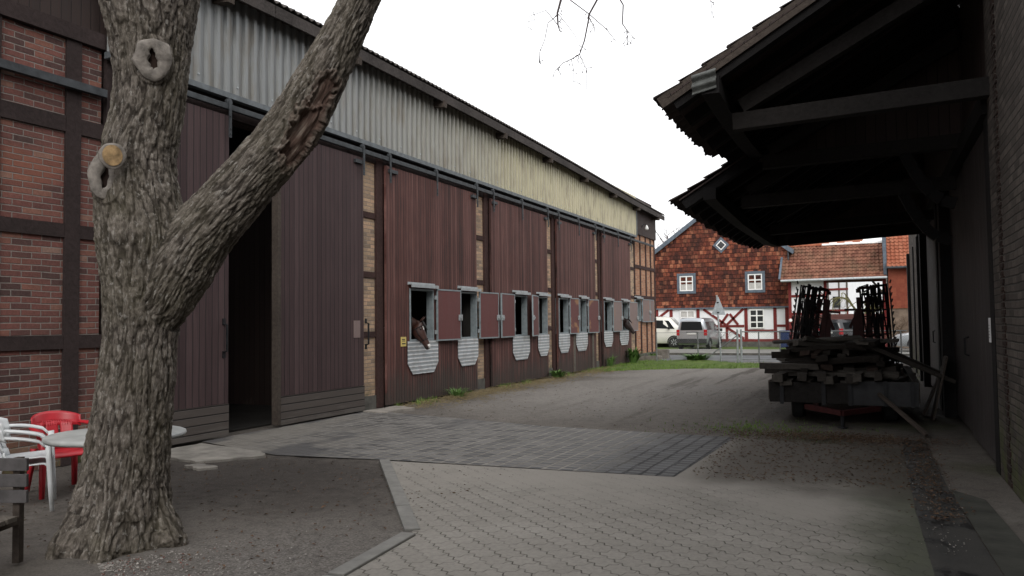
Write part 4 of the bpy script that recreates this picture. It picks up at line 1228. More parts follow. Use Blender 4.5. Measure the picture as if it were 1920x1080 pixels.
def horse(label, loc, rz, mat, headdir, star=True):
    """x forward out of the window, origin on the stable floor under the poll"""
    t = thing('horse', label, 'horse', loc, rz)
    def ring(c, up, wid, h, w, n=16):
        c, up, wid = Vector(c), Vector(up).normalized(), Vector(wid).normalized()
        return [c + up * (math.sin(2 * math.pi * k / n) * h) + wid * (math.cos(2 * math.pi * k / n) * w * (1 - .18 * math.sin(2 * math.pi * k / n) * 0)) for k in range(n)]
    side = Vector((0, 1, 0))
    mb = MB()
    # trunk and neck: croup -> barrel -> shoulder -> neck -> throat
    body = [((-2.45, 0, 1.15), (0, 0, 1), .10, .12), ((-2.35, 0, 1.18), (0, 0, 1), .28, .24), ((-2.0, 0, 1.16), (0, 0, 1), .34, .29), ((-1.5, 0, 1.12), (0, 0, 1), .34, .30), ((-1.05, 0, 1.15), (0, 0, 1), .37, .27),
            ((-.82, 0, 1.26), (-.35, 0, 1), .36, .22), ((-.6, 0, 1.40), (-.6, 0, .8), .30, .15), ((-.38, 0, 1.54), (-.6, 0, .8), .23, .11), ((-.18, 0, 1.65), (-.5, 0, .85), .18, .095), ((-.03, 0, 1.70), (-.35, 0, .95), .15, .085)]
    rings = [ring(c, u, side, h, w) for c, u, h, w in body]
    hd = Vector(headdir).normalized()
    hs_ = hd.cross(Vector((0, 0, 1))).normalized()
    fu = hs_.cross(hd)          # forehead side
    if fu.z < 0: fu = -fu
    poll = Vector((0.0, 0, 1.70))
    head = [(.03, .135, .09, 0), (.11, .14, .10, -.02), (.19, .142, .105, -.035), (.27, .13, .095, -.035), (.36, .10, .075, -.02), (.45, .08, .062, -.01), (.52, .074, .060, -.008), (.57, .066, .058, -.012), (.605, .045, .045, -.018), (.618, .015, .02, -.02)]
    for d, h, w, o in head:
        rings.append(ring(poll + hd * d + fu * o, fu, hs_, h, w))
    mb.rings(rings)
    # legs
    for x, y in ((-1.0, .17), (-1.0, -.17), (-2.15, .17), (-2.15, -.17)):
        hind = x < -1.5
        pts = [(x, y, 1.0), (x + (.08 if hind else 0), y, .78), (x - (.14 if hind else -.0), y, .48), (x - (.12 if hind else 0), y, .14), (x + .02, y, .07), (x + .05, y, 0.03)]
        mb.tube(pts, [.14, .10, .06, .036, .045, .062], 10)
    o = mb.build('body', [mat, H_WHITE, H_MUZ], t, world=False, smooth=True)
    me = o.data
    star_c = poll + hd * .13 + fu * .12
    snip = poll + hd * .56 + fu * .05
    chin = poll + hd * .60 - fu * .03
    for p in me.polygons:
        c = p.center
        if (c - chin).length < .085: p.material_index = 2
        if star and ((c - star_c).length < .05 or (c - snip).length < .062): p.material_index = 1
    for s in (-1, 1):
        e = poll + hd * .145 + fu * .055 + hs_ * (s * .088)
        MB().lathe(e, [(0.001, -.024), (.017, -.017), (.024, 0), (.017, .017), (.001, .024)], 12).build('eye', H_EYE, t, world=False, smooth=True)
        b_ = poll + fu * .12 + hs_ * (s * .055) + hd * .0
        tip = b_ + fu * .13 + hs_ * (s * .03) - hd * .05
        rg = [[b_.lerp(tip, q) + (hs_ * math.cos(a) * .8 + hd * math.sin(a) * .55) * (.038 * w) for a in [2 * math.pi * k / 10 for k in range(10)]] for q, w in ((-.15, .8), (.2, 1), (.55, .8), (.85, .4), (1, .08))]
        MB().rings(rg).build('ear', mat, t, world=False, smooth=True)
        nz = poll + hd * .575 + fu * .02 + hs_ * (s * .045)
        MB().lathe(nz, [(.001, -.012), (.012, -.006), (.014, .006), (.001, .012)], 8).build('nostril', H_EYE, t, world=False, smooth=True)
    mm = MB()
    for k in range(26):
        q = k / 25
        b_ = Vector((-.72, 0, 1.63)).lerp(Vector((0.02, 0, 1.86)), q) if q < .85 else poll + fu * .13 + hd * (.1 * (q - .85) / .15)
        dn = Vector((0.05, -.09 if k % 2 else .09, -.2)) if q < .85 else hd * .14 + fu * .03 + hs_ * random.uniform(-.03, .03)
        mm.tube([b_ + Vector((0, 0, .02)), b_ + dn * .5 + Vector((0, dn.y * .3, .03)), b_ + dn], [.022, .02, .004], 5)
    hl = MB()
    for d, h, w, o_ in ((.40, .098, .074, -.015), (.10, .148, .108, -.018)):
        hl.tube([poll + hd * d + fu * (o_ + math.sin(a) * h) + hs_ * (math.cos(a) * w) for a in [2 * math.pi * k / 20 for k in range(21)]], .009, 6)
    for s in (-1, 1):
        hl.tube([poll + hd * .10 + fu * -.03 + hs_ * (s * .112), poll + hd * .25 + fu * -.035 + hs_ * (s * .104), poll + hd * .40 + fu * -.02 + hs_ * (s * .077)], .009, 6)
    hl.build('halter', H_MANE, t, world=False, smooth=True)
    mm.build('mane', H_MANE, t, world=False, smooth=True)
    return t
horse('bay horse with white star and snip leaning its head out of the nearest window', (-9.08, 15.05, 0.0), R(4), H_BODY, (.52, .12, -1.0), True)
horse('dark horse putting its head out of a stable window near the far end', (-9.02, 31.0, 0.02), R(6), H_DARK, (.62, .1, -.9), False)

# ------------------------------------------------------------------ the shed on the right with its tiled canopies
SX = 1.2
shed = thing('farm_shed', 'dark brick shed with tall plank doors and two sagging tiled canopies', 'shed', (SX, 14, 0))
def spart(mb, name, mat, parent=None, **k):
    return mb.build(name, mat, shed if parent is None else parent, **k)
M['old_tile'] = simple('mossy old clay tile', (0.04, 0.03, 0.027), 0.9, 0, 0.5, 4)
M['shaded2'] = timber_mat('shaded dark timber', (0.016, 0.014, 0.013), 0.5)  # the canopy's deep shade is put into this timber colour
M['shaded'] = timber_mat('soot black timber', (0.009, 0.008, 0.008), 0.45)  # blacker still, shade under the tiles painted into the wood
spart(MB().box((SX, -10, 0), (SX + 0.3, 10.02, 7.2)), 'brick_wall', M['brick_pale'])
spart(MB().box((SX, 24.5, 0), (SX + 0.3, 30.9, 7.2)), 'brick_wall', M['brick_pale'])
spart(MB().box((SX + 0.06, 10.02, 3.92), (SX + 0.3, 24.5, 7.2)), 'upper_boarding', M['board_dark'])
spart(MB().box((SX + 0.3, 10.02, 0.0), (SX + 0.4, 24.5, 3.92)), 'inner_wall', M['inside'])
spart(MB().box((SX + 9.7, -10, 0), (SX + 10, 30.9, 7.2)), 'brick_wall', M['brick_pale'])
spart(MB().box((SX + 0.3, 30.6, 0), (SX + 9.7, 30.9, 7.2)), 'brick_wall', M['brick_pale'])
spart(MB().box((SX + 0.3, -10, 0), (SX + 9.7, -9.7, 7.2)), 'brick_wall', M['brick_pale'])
# toothed column of dark bricks
mb = MB()
for k in range(78):
    o_ = 0.0 if k % 2 else 0.06
    mb.box((SX - 0.012, 9.28 - o_, 0.02 + k * 0.0775), (SX + 0.05, 9.44 + o_ * .3, 0.088 + k * 0.0775), jit=0.003)
q = spart(mb, 'brick_quoin', M['brick_dark'])
tag(q, kind='stuff')
def sdoor(y0, y1, x, mat=M['shed_door'], z1=3.86, hy=None):
    d = spart(MB().box((x, y0, 0.06), (x + 0.06, y1, z1)), 'plank_door', mat)
    for z in (0.45, 2.0, 3.4):
        spart(MB().box((x - 0.028, y0 + 0.05, z), (x - 0.002, y1 - 0.05, z + 0.14)), 'ledge', M['shaded'], d) if False else None
    if hy:
        spart(MB().tube([(x, hy, 1.15), (x - 0.06, hy, 1.17), (x - 0.06, hy, 1.4), (x, hy, 1.42)], 0.014, 8), 'handle', M['iron'], d)
    return d
sdoor(10.32, 12.9, SX + 0.02)
sdoor(12.93, 15.55, SX + 0.05, hy=13.15)
sdoor(17.0, 19.6, SX + 0.02); sdoor(19.63, 22.2, SX + 0.05, hy=19.8)
sdoor(22.5, 24.2, SX + 0.06)
for y0, y1, p in ((10.02, 10.3, .012), (15.58, 16.0, .12), (16.6, 16.98, .1), (22.22, 22.48, .1), (24.22, 24.5, .08), (30.55, 30.92, .09), (27.6, 27.85, .04)):
    spart(MB().box((SX - p, y0, 0), (SX + 0.28 if y1 < 24.6 else SX - 0.002, y1, 3.9), jit=0.006), 'timber_post', M['shaded'])
spart(MB().box((SX + 0.04, 16.0, 0), (SX + 0.28, 16.6, 3.9)), 'plank_panel', M['shed_door'])
spart(MB().box((SX - 0.06, 10.02, 3.92), (SX + 0.058, 24.5, 4.14), jit=0.006), 'lintel', M['shaded'])
pr = thing('paper_notice', 'small white paper notice pinned to the dark shed door', 'notice', (SX + 0.018, 10.62, 1.55))
MB().grid(lambda u, v: (-0.002 - 0.006 * math.sin(u * 3), -0.1 + .2 * u, -.14 + .28 * v), 4, 4).build('sheet', M['paper'], pr, world=False)
mk = MB()
for k in range(5):
    mk.box((-0.0105, -.05, -.09 + k * .035), (-0.0095, .02 + .03 * (k % 2), -.08 + k * .035))
mk.build('print', simple('grey print', (.25, .25, .25), .8), pr, world=False)
# main roof of the shed, high above
mb = MB().add([(SX - 0.3, -10.3, 7.0), (SX - 0.3, 31.2, 7.0), (SX + 5.2, 31.2, 10.4), (SX + 5.2, -10.3, 10.4), (SX + 10.4, 31.2, 7.0), (SX + 10.4, -10.3, 7.0)], [(0, 1, 2, 3), (3, 2, 4, 5)])
spart(mb, 'main_roof', M['old_tile'], solid=.1)
spart(MB().prism([(SX + .15, 30.7, 7.2), (SX + 9.85, 30.7, 7.2), (SX + 5, 30.7, 10.2)], (0, .15, 0)), 'gable', M['brick_pale'])

def pantiles(o, U, V, nu, nv, gu=0.22, gv=0.33, amp=0.022, step=0.03, sub=6, rag=0.0, sag=None):
    """clay pantiles: U along the eave, V up the slope"""
    o, U, V = Vector(o), Vector(U).normalized(), Vector(V).normalized()
    n = U.cross(V).normalized()
    if n.z < 0: n = -n
    mb = MB()
    rows = []
    for r in range(nv):
        for e in (0, 1):
            row = []
            for k in range(nu * sub + 1):
                u = k * gu / sub; ph = (k % sub) / sub
                pr_ = math.sin(2 * math.pi * ph) * (1 if math.sin(2 * math.pi * ph) > 0 else .55)
                j_ = (random.random() - .5) * rag if e == 0 and k % 2 == 0 else 0
                v = (r + e) * gv - (0.035 if e == 0 else 0.0) + j_ + (rag * mnoise.noise(Vector((u * 2, r, 1))) if e == 0 else 0)
                h = amp * pr_ + (step if e == 0 else -0.004) + 0.012 * mnoise.noise(Vector((u * .8, v * .8, 2)))
                p = o + U * u + V * v + n * h
                if sag: p.z += sag(u, v)
                row.append(p)
            rows.append(row)
    m_ = len(rows[0])
    return mb.add([p for r in rows for p in r], [(i * m_ + k, i * m_ + k + 1, (i + 1) * m_ + k + 1, (i + 1) * m_ + k) for i in range(len(rows) - 1) for k in range(m_ - 1)])

def canopy(y0, y1, ex, ez, slope, ties, tie_z, wob, tie_in=0.75):
    L = y1 - y0
    run = SX - 0.02 - ex
    V = Vector((1, 0, slope)); vl = run * math.hypot(1, slope)
    sag = lambda u, v: wob * (math.sin(math.pi * min(1, u / L)) * -1.0 - .35 * mnoise.noise(Vector((u * .6, 0, 5)))) * max(0, 1 - v / vl)
    c = spart(pantiles((ex, y0, ez), (0, 1, 0), V, int(L / .22), int(vl / .33), rag=.05, amp=.026, step=.032, sag=sag), 'canopy_roof', M['old_tile'], solid=.016, smooth=False)
    n = Vector((-slope, 0, 1)).normalized()
    # dark sheet added below the tiles so no light leaks through
    mb = MB()
    nb = 14
    for i in range(nb):
        u0, u1 = L * i / nb, L * (i + 1) / nb
        def q(u, v, h):
            p = Vector((ex, y0 + u, ez)) + V.normalized() * v + n * h; p.z += sag(u, v); return p
        mb.add([q(u0, .10, -.05), q(u1, .10, -.05), q(u1, vl + .12, -.05), q(u0, vl + .12, -.05)], [(0, 1, 2, 3)])
    spart(mb, 'roof_backing', M['board_dark'], c, solid=.02)
    k = 0
    yy = y0 + .12
    while yy < y1 - .05:
        big = k == 0
        u = yy - y0
        spart(MB().beam(q(u, .12, -.13), q(u, vl, -.13), .11 if not big else .15, .14 if not big else .17, up=n), 'rafter', M['shaded'], c)
        yy += .74; k += 1
    px_ = ex + .62
    pz = ez + .62 * slope - .30
    mb = MB(); nb = 6
    for i in range(nb):
        a, b = L * i / nb, L * (i + 1) / nb
        mb.beam((px_, y0 - .08 + a * 1.02, pz + sag(a, 0)), (px_, y0 - .08 + b * 1.02, pz + sag(b, 0)), .2, .2)
    spart(mb, 'purlin', M['shaded'], c)
    for y in ties:
        last = y > 21
        spart(MB().beam((SX - .0, y, tie_z + (.14 if last else .02)), (ex + tie_in, y, tie_z - .02 + sag(y - y0, 0)), .17, .2), 'tie_beam', M['shaded2'], c)
        # long sloping strut from the beam end up to the wall, and the curved brace below it
        spart(MB().beam((ex + tie_in + .1, y - .0, tie_z + .12), (SX - .02, y, tie_z + .12 + (run - tie_in) * slope * .86), .15, .17), 'strut', M['shaded2'], c)
        pts = []
        for i in range(6):
            t = i / 5
            pts.append((SX - .1 - .62 * t ** .8, y, tie_z - .85 + .76 * t ** 1.6))
        mb = MB()
        for a, b in zip(pts[:-1], pts[1:]):
            mb.beam(a, b, .13, .15)
        if not last and 10 < y < 15: spart(mb, 'brace', M['shaded'], c)
    return c
c1 = canopy(9.15, 13.1, -2.22, 4.30, .575, (9.85, 12.7), 4.14, .06)
c2 = canopy(13.0, 22.1, -2.95, 3.66, .60, (13.75, 17.8, 21.9), 3.72, .10, 1.0)
spart(MB().prism([(SX + .075, 22.02, 3.80), (-2.35, 22.02, 3.62), (-2.7, 22.02, 3.72), (SX + .075, 22.02, 6.1)], (0, .03, 0)), 'gable_boarding', M['board_dark'], c2)
spart(MB().prism([(SX + .075, 13.12, 4.2), (-1.5, 13.12, 4.2), (-2.0, 13.12, 4.3), (SX + .075, 13.12, 6.15)], (0, .03, 0)), 'gable_boarding', M['board_dark'], c1)
# verge board with bargeboard on the near gable side of the canopy
V1 = Vector((1, 0, .575)).normalized()
spart(MB().beam(Vector((-2.2, 9.17, 4.24)), Vector((-2.2, 9.17, 4.24)) + V1 * 3.9, .03, .14, up=(-.5, 0, .86)), 'verge_board', M['timber_dark'], c1)
mb = MB().grid(lambda u, v: (-1.80 + .27 * u, 9.06 + .02 * math.sin(v * 4 * math.pi) - .02, 4.26 + .22 * v + .05 * u), 4, 24)
spart(mb, 'corrugated_scrap', simple('dull corrugated scrap', (.1, .105, .1), .7, .2, .4, 8), c1, solid=.008)
for k in range(3):
    spart(MB().box((SX - .16 - .05 * k, 20.2 + .16 * k, .02), (SX - .13 - .05 * k, 21.4 - .1 * k, 1.0 + .15 * k), rot=None), 'leaning_board', M['timber_grey']) if False else None
for k, (a, b, h) in enumerate(((15.0, 15.5, 1.05), (15.7, 16.1, .85))):
    t = tag(MB().prism([(SX - .32 - .1 * k, a, .0), (SX - .32 - .1 * k, b, .0), (SX - .09, b, h), (SX - .09, a, h)], (-.03, 0, 0.0)).build('loose_board', M['timber_dark']),
            ('taller grey board' if k == 0 else 'shorter grey board') + ' leaning against the shed beside the cart', 'board')

# ------------------------------------------------------------------ the cart loaded with old timber
CX, CY = -0.5, 14.05
cart = thing('flat_trailer', 'old flat farm trailer with low grey side boards under a heap of timber', 'trailer', (CX, CY, 0))
cp = lambda mb, n, m_, p=None, **k: mb.build(n, m_, cart if p is None else p, **k)
cp(MB().box((CX - 1.1, CY + .05, .34), (CX + 1.1, CY + 3.9, .40)), 'load_bed', M['timber_dark'])
cp(MB().box((CX - 1.12, CY, .33), (CX + .1, CY + .045, .66)), 'front_board', M['shaded2'])
cp(MB().box((CX + .105, CY - .004, .31), (CX + 1.12, CY + .041, .69)), 'front_board', simple('dull grey board', (.032, .032, .034), .8, 0, .4, 5))
for x in (-1.14, 1.1):
    cp(MB().box((CX + x, CY + .05, .36), (CX + x + .04, CY + 3.9, .68)), 'side_board', M['timber_dark'])
cp(MB().box((CX - 1.1, CY + 3.905, .36), (CX + 1.1, CY + 3.95, .68)), 'tail_board', M['timber_dark'])
for x in (-.95, -.3, .1, .62, 1.0):
    cp(MB().box((CX + x, CY - .03, .30), (CX + x + .06, CY - .006, .70)), 'stake', M['iron'])
for x in (-.45, .40):
    cp(MB().box((CX + x, CY + .1, .22), (CX + x + .09, CY + 3.8, .335)), 'frame_beam', M['rust_red'])
for s in (-1, 1):
    cp(MB().beam((CX + s * .55, CY + .06, .26), (CX + .02, CY - .55, .235), .07, .08), 'drawbar', M['rust_red'])
cp(MB().tube([(CX + .02, CY - .5, .22), (CX + .02, CY - .5, -.01)], .03, 8).lathe((CX + .02, CY - .5, 0), [(.0, 0), (.08, 0), (.07, .015), (0, .02)], 10), 'support_leg', M['iron'])
def wheel(parent, c, r, w, axis='x', rim=M['galv'], tyre_m=M['rubber'], rimr=.62, world=True):
    t = MB().lathe(c, [(r * rimr, -w / 2), (r * .93, -w / 2), (r, -w * .3), (r, w * .3), (r * .93, w / 2), (r * rimr, w / 2)], 28, axis=axis).build('wheel', tyre_m, parent, world=world, smooth=True)
    MB().lathe(c, [(0, -w * .3), (r * .2, -w * .42), (r * .3, -w * .3), (r * .5, -w * .22), (r * rimr, -w * .48), (r * rimr, w * .48), (r * .5, w * .22), (r * .3, w * .3), (r * .2, w * .42), (0, w * .3)], 24, axis=axis).build('rim', rim, t, world=False if not world else world, smooth=False)
    return t
for y in (CY + .75, CY + 3.1):
    for s in (-1, 1):
        wheel(cart, (CX + s * .72, y, .26), .26, .2, 'x', M['rust_red'])
WL = ['dark weathered timber offcut in the heap on the trailer', 'squared grey beam with its cut end overhanging the front of the trailer', 'long pale plank lying on top of the timber heap', 'grey beam end jutting out past the left side of the trailer']
WG = 'old timbers heaped on the trailer'
wm = [timber_mat('heap timber ' + str(k), c_, .45) for k, c_ in enumerate(((.022, .018, .015), (.036, .031, .027), (.015, .012, .01), (.06, .053, .046), (.028, .018, .014)))]
rw = random.Random(21)
def wood(p, L_, w, h, yaw, pitch, roll, mat, lab):
    hw, hh_ = w / 2, h / 2
    mb = MB().box((-L_ / 2, -hw, -hh_), (L_ / 2, hw, hh_), jit=.008)
    o = mb.build('old_timber', mat, bevel=.005)
    o.location = p; o.rotation_euler = (roll, pitch, yaw)
    tag(o, lab, 'timber', WG)
# layers of crossed timbers
for lay in range(8):
    z = .46 + lay * .105
    k_ = max(0, lay - 2)
    x0, x1 = CX - 1.05 + .04 * k_, CX + 1.08 - .13 * k_
    along_y = lay % 2 == 0
    if along_y:
        x = x0 + .08
        while x < x1:
            w = rw.uniform(.11, .2); L_ = rw.uniform(1.7, 3.2)
            front = CY + rw.uniform(.05, .45) - (.25 if rw.random() < .35 and lay > 1 else 0) + .12 * k_
            if lay < 2: front = CY + .12
            wood((x + w / 2, front + L_ / 2, z + rw.uniform(-.02, .02)), L_, w, rw.uniform(.07, .105), R(90) + rw.uniform(-.16, .16) * (1 + lay * .3), rw.uniform(-.02, .02) * (1 + lay * .4), rw.uniform(-.1, .1), rw.choice(wm), WL[0])
            x += w + rw.uniform(.03, .14)
    else:
        y = CY + .22 + .12 * k_
        while y < CY + 3.6:
            w = rw.uniform(.11, .2); L_ = rw.uniform(1.2, min(2.2, x1 - x0 + .2))
            cx_ = rw.uniform(x0 + L_ / 2 - .05, max(x0 + L_ / 2, x1 - L_ / 2))
            if lay < 2:
                L_ = 1.6; cx_ = CX + rw.uniform(-.2, .2)
            wood((cx_, y + w / 2, z + rw.uniform(-.02, .02)), L_, w, rw.uniform(.07, .105), rw.uniform(-.22, .22) * (1 + lay * .3), rw.uniform(-.03, .03) * (1 + lay * .4), rw.uniform(-.1, .1), rw.choice(wm), WL[0])
            y += w + rw.uniform(.04, .2)
for x, z, w in ((-.93, .73, .17), (-.62, .75, .15), (-.34, .76, .14), (-.1, .71, .15), (.11, .725, .16), (.3, .755, .13), (.55, .78, .11)):
    wood((CX + x, CY + .75, z), 1.75, w, .13, R(90 + rw.uniform(-6, 6)), 0, rw.uniform(-.05, .05), rw.choice((wm[1], wm[3])), WL[1])
wood((CX - .84, CY + .35, .90), .95, .2, .09, R(10), .03, 0, wm[3], WL[3])
wood((CX - .78, CY + .85, .80), 1.0, .19, .11, R(4), .0, 0, wm[1], WL[3])
wood((CX - .66, CY + 1.3, 1.06), 1.1, .17, .12, R(-6), -.02, 0, wm[0], WL[3])
wood((CX - .42, CY + 1.2, 1.33), 1.5, .2, .045, R(14), -.05, .1, wm[3], WL[2])
wood((CX + .25, CY + 1.5, 1.31), 1.3, .22, .045, R(-8), .0, .08, wm[3], WL[2])
wood((CX + .62, CY + 1.0, 1.12), 1.3, .2, .05, R(62), .26, .1, wm[3], WL[2])
wood((CX + .95, CY + .9, .98), 1.7, .22, .06, R(20), .42, .05, wm[1], WL[2])
wood((CX + 1.0, CY + 1.9, 1.0), 1.5, .2, .06, R(-10), .45, 0, wm[2], WL[2])
for k in range(16):
    wood((CX + rw.uniform(-.75, .55), CY + rw.uniform(.45, 2.6), 1.12 + rw.uniform(0, .16)), rw.uniform(.5, 1.2), rw.uniform(.09, .17), rw.uniform(.05, .1), rw.uniform(-1.6, 1.6), rw.uniform(-.3, .3), rw.uniform(-.5, .5), rw.choice(wm), WL[0])
pl = MB().beam((CX + .55, CY - .02, .5), (CX + 1.15, CY - 1.15, .03), .05, .045).build('wooden_pole', M['timber_dark'])
tag(pl, 'thin wooden pole leaning from the trailer front to the ground', 'pole')

# ------------------------------------------------------------------ folded harrow behind the cart
hr = thing('folded_harrow', 'dark red folded seedbed harrow with two upright wings of roller cages', 'harrow', (-.55, 19.0, 0))
hp = lambda mb, n, m_, p=None, **k: mb.build(n, m_, hr if p is None else p, world=False, **k)
hp(MB().box((-.75, -.1, .55), (.75, .05, .72)).box((-.75, .55, .55), (.75, .7, .72)).box((-.1, -.098, .38), (.1, .698, .548)), 'main_frame', M['rust_red'])
hp(MB().beam((-.35, -.1, .7), (0, -.15, 1.35), .08, .06).beam((.35, -.1, .7), (0.0, -.15, 1.36), .08, .06), 'headstock', M['rust_red'])
for s in (-1, 1):
    for y in (0.0, .6):
        hp(MB().lathe((s * .55, y, .28), [(0.0, -.04), (.28, -.04), (.28, .04), (0, .04)], 20, axis='x').box((s * .55 - .03, y - .04, .28), (s * .55 + .03, y + .04, .56)), 'ground_wheel', M['rubber'])
def wing(s):
    lean = R(9) * s
    R_ = Matrix.Rotation(lean, 3, 'Y')
    def T(x, y, z): # x outwards
        return Vector((s * .72, 0, .62)) + R_ @ Vector((s * x * 1.0, y, z)) * 1.0
    # leaning inwards towards the top
    def T(x, y, z):
        a = -R(9) * s if s < 0 else -R(3)
        X, Z = s * x, z
        return Vector(((-.72 if s < 0 else .47) + X * math.cos(a) + Z * math.sin(a), y, .62 - X * math.sin(a) + Z * math.cos(a)))
    H_ = 1.8
    mb = MB()
    for x, y in ((-.12, -.1), (-.12, .5), (.05, .2)):
        mb.beam(T(x, y, 0), T(x, y, H_ - .25), .09, .09)
    for z in (.1, .65, 1.2, 1.7):
        mb.beam(T(-.12, -.1, z), T(-.12, .5, z), .07, .07); mb.beam(T(-.12, .2, z + .05), T(.32, .0, z + .05), .05, .05)
    w_ = hp(mb, 'wing_frame', M['rust_red'])
    hp(MB().beam(T(-.34, -.05, -.1), T(-.16, -.05, 1.25), .11, .14).beam(T(-.34, -.05, .9), T(-.1, -.05, 1.35), .06, .06).beam(T(-.42, -.05, 1.3), T(-.12, -.05, 1.28), .05, .05), 'fold_arm', M['rust_red'])
    hp(MB().tube([T(-.3, -.02, .1), T(-.24, -.02, .8)], .035, 8), 'hydraulic_ram', M['iron'])
    for cx_, cy_ in ((.30, -.05), (.30, .38), (.08, .40)):
        mb = MB(); r = .165
        for k in range(10):
            a0 = 2 * math.pi * k / 10
            mb.tube([T(cx_ + r * math.cos(a0 + .9 * q), cy_ + r * math.sin(a0 + .9 * q), .0 + H_ * q) for q in [i / 10 for i in range(11)]], .015, 5)
        c_ = hp(mb, 'roller_cage', M['iron'])
        for z in np.linspace(.02, H_ - .02, 11):
            hp(MB().tube([T(cx_ + (r - .01) * math.cos(a), cy_ + (r - .01) * math.sin(a), z) for a in [2 * math.pi * i / 18 for i in range(19)]], .012, 5), 'hoop', M['iron'], c_)
        hp(MB().tube([T(cx_, cy_, -.05), T(cx_, cy_, H_ + .04)], .025, 8), 'axle', M['iron'], c_)
    for k in range(11):
        z = .12 + k * .165
        for y in (-.1, .5):
            hp(MB().tube([T(-.08, y, z), T(.06, y - .06, z + .03), T(.12, y - .02, z - .05), T(.02, y - .13, z - .1)], .012, 5), 'tine', M['iron'])
    for k in range(14):
        z = .05 + k * .135
        hp(MB().beam(T(.52, -.12, z), T(.55, -.12, z + .07), .035, .03), 'tooth', M['iron'])
    hp(MB().beam(T(.51, -.12, 0), T(.51, -.12, H_ - .1), .02, .03), 'tooth_bar', M['iron'])
wing(-1); wing(1)

# ------------------------------------------------------------------ wire fence
FY = 32.3
fn = thing('wire_fence', 'low grey wire mesh fence with a top tube between yard and road', 'fence', (-4.8, FY, 0))
fp = lambda mb, n, m_, **k: mb.build(n, m_, fn, **k)
M['fence'] = simple('grey fence steel', (0.2, 0.21, 0.21), .6, .4, .3, 9)
for x in (-8.1, -6.42, -4.07, -3.28, -1.9, -.5, .9):
    fp(MB().tube([(x, FY, 0), (x, FY, 1.25)], .027, 8), 'fence_post', M['fence'])
for x in (-4.87, -4.73):
    fp(MB().tube([(x, FY - .03, 0), (x, FY - .03, 1.32)], .04, 10).lathe((x, FY - .03, 1.32), [(.045, 0), (.03, .03), (0, .035)], 10), 'gate_post', M['galv'])
fp(MB().tube([(-6.2, FY - .02, .12), (-4.9, FY - .02, 1.08)], .022, 8), 'brace', M['fence'])
fp(MB().tube([(-4.7, FY, 1.24), (1.1, FY, 1.24)], .022, 8), 'top_rail', M['fence'])
fp(MB().tube([(-4.7, FY, .16), (1.1, FY, .16)], .014, 8), 'bottom_rail', M['fence'])
fp(MB().tube([(-8.1, FY, 1.22), (-4.88, FY, 1.22)], .008, 6), 'wire', M['fence'])
mb = MB()
for a, b in ((-8.1, -4.9), (-4.7, 1.1)):
    x = a
    while x < b:
        mb.tube([(x, FY, .14), (min(b, x + 1.1), FY, .14 + min(b - x, 1.1))], .0022, 3, cap=False)
        mb.tube([(x, FY + .004, 1.22), (min(b, x + 1.1), FY + .004, 1.22 - min(b - x, 1.1))], .0022, 3, cap=False)
        x += .09
mesh_ = fp(mb, 'wire_mesh', M['fence']); tag(mesh_, kind='stuff')
sp_ = thing('road_sign', 'triangular road sign on a tilted grey pole seen from behind', 'road sign', (-5.62, 33.0, 0), 0)
MB().tube([(-.02, 0, 0), (-.14, 0, 2.72)], .035, 10).build('pole', M['galv'], sp_, world=False)
ang_ = R(62)
tri_ = [(-.45, 1.92), (.45, 1.92), (0, 2.66)]
MB().prism([(-.10 + math.cos(ang_) * a - .0, .06 + math.sin(ang_) * a, z) for a, z in tri_], (.02 * math.sin(ang_), -.02 * math.cos(ang_), 0)).build('sign_plate', M['galv'], sp_, world=False)
MB().box((-.18, -.05, 2.0), (-.06, .08, 2.04)).box((-.19, -.05, 2.4), (-.07, .08, 2.44)).build('clamp', M['iron'], sp_, world=False)

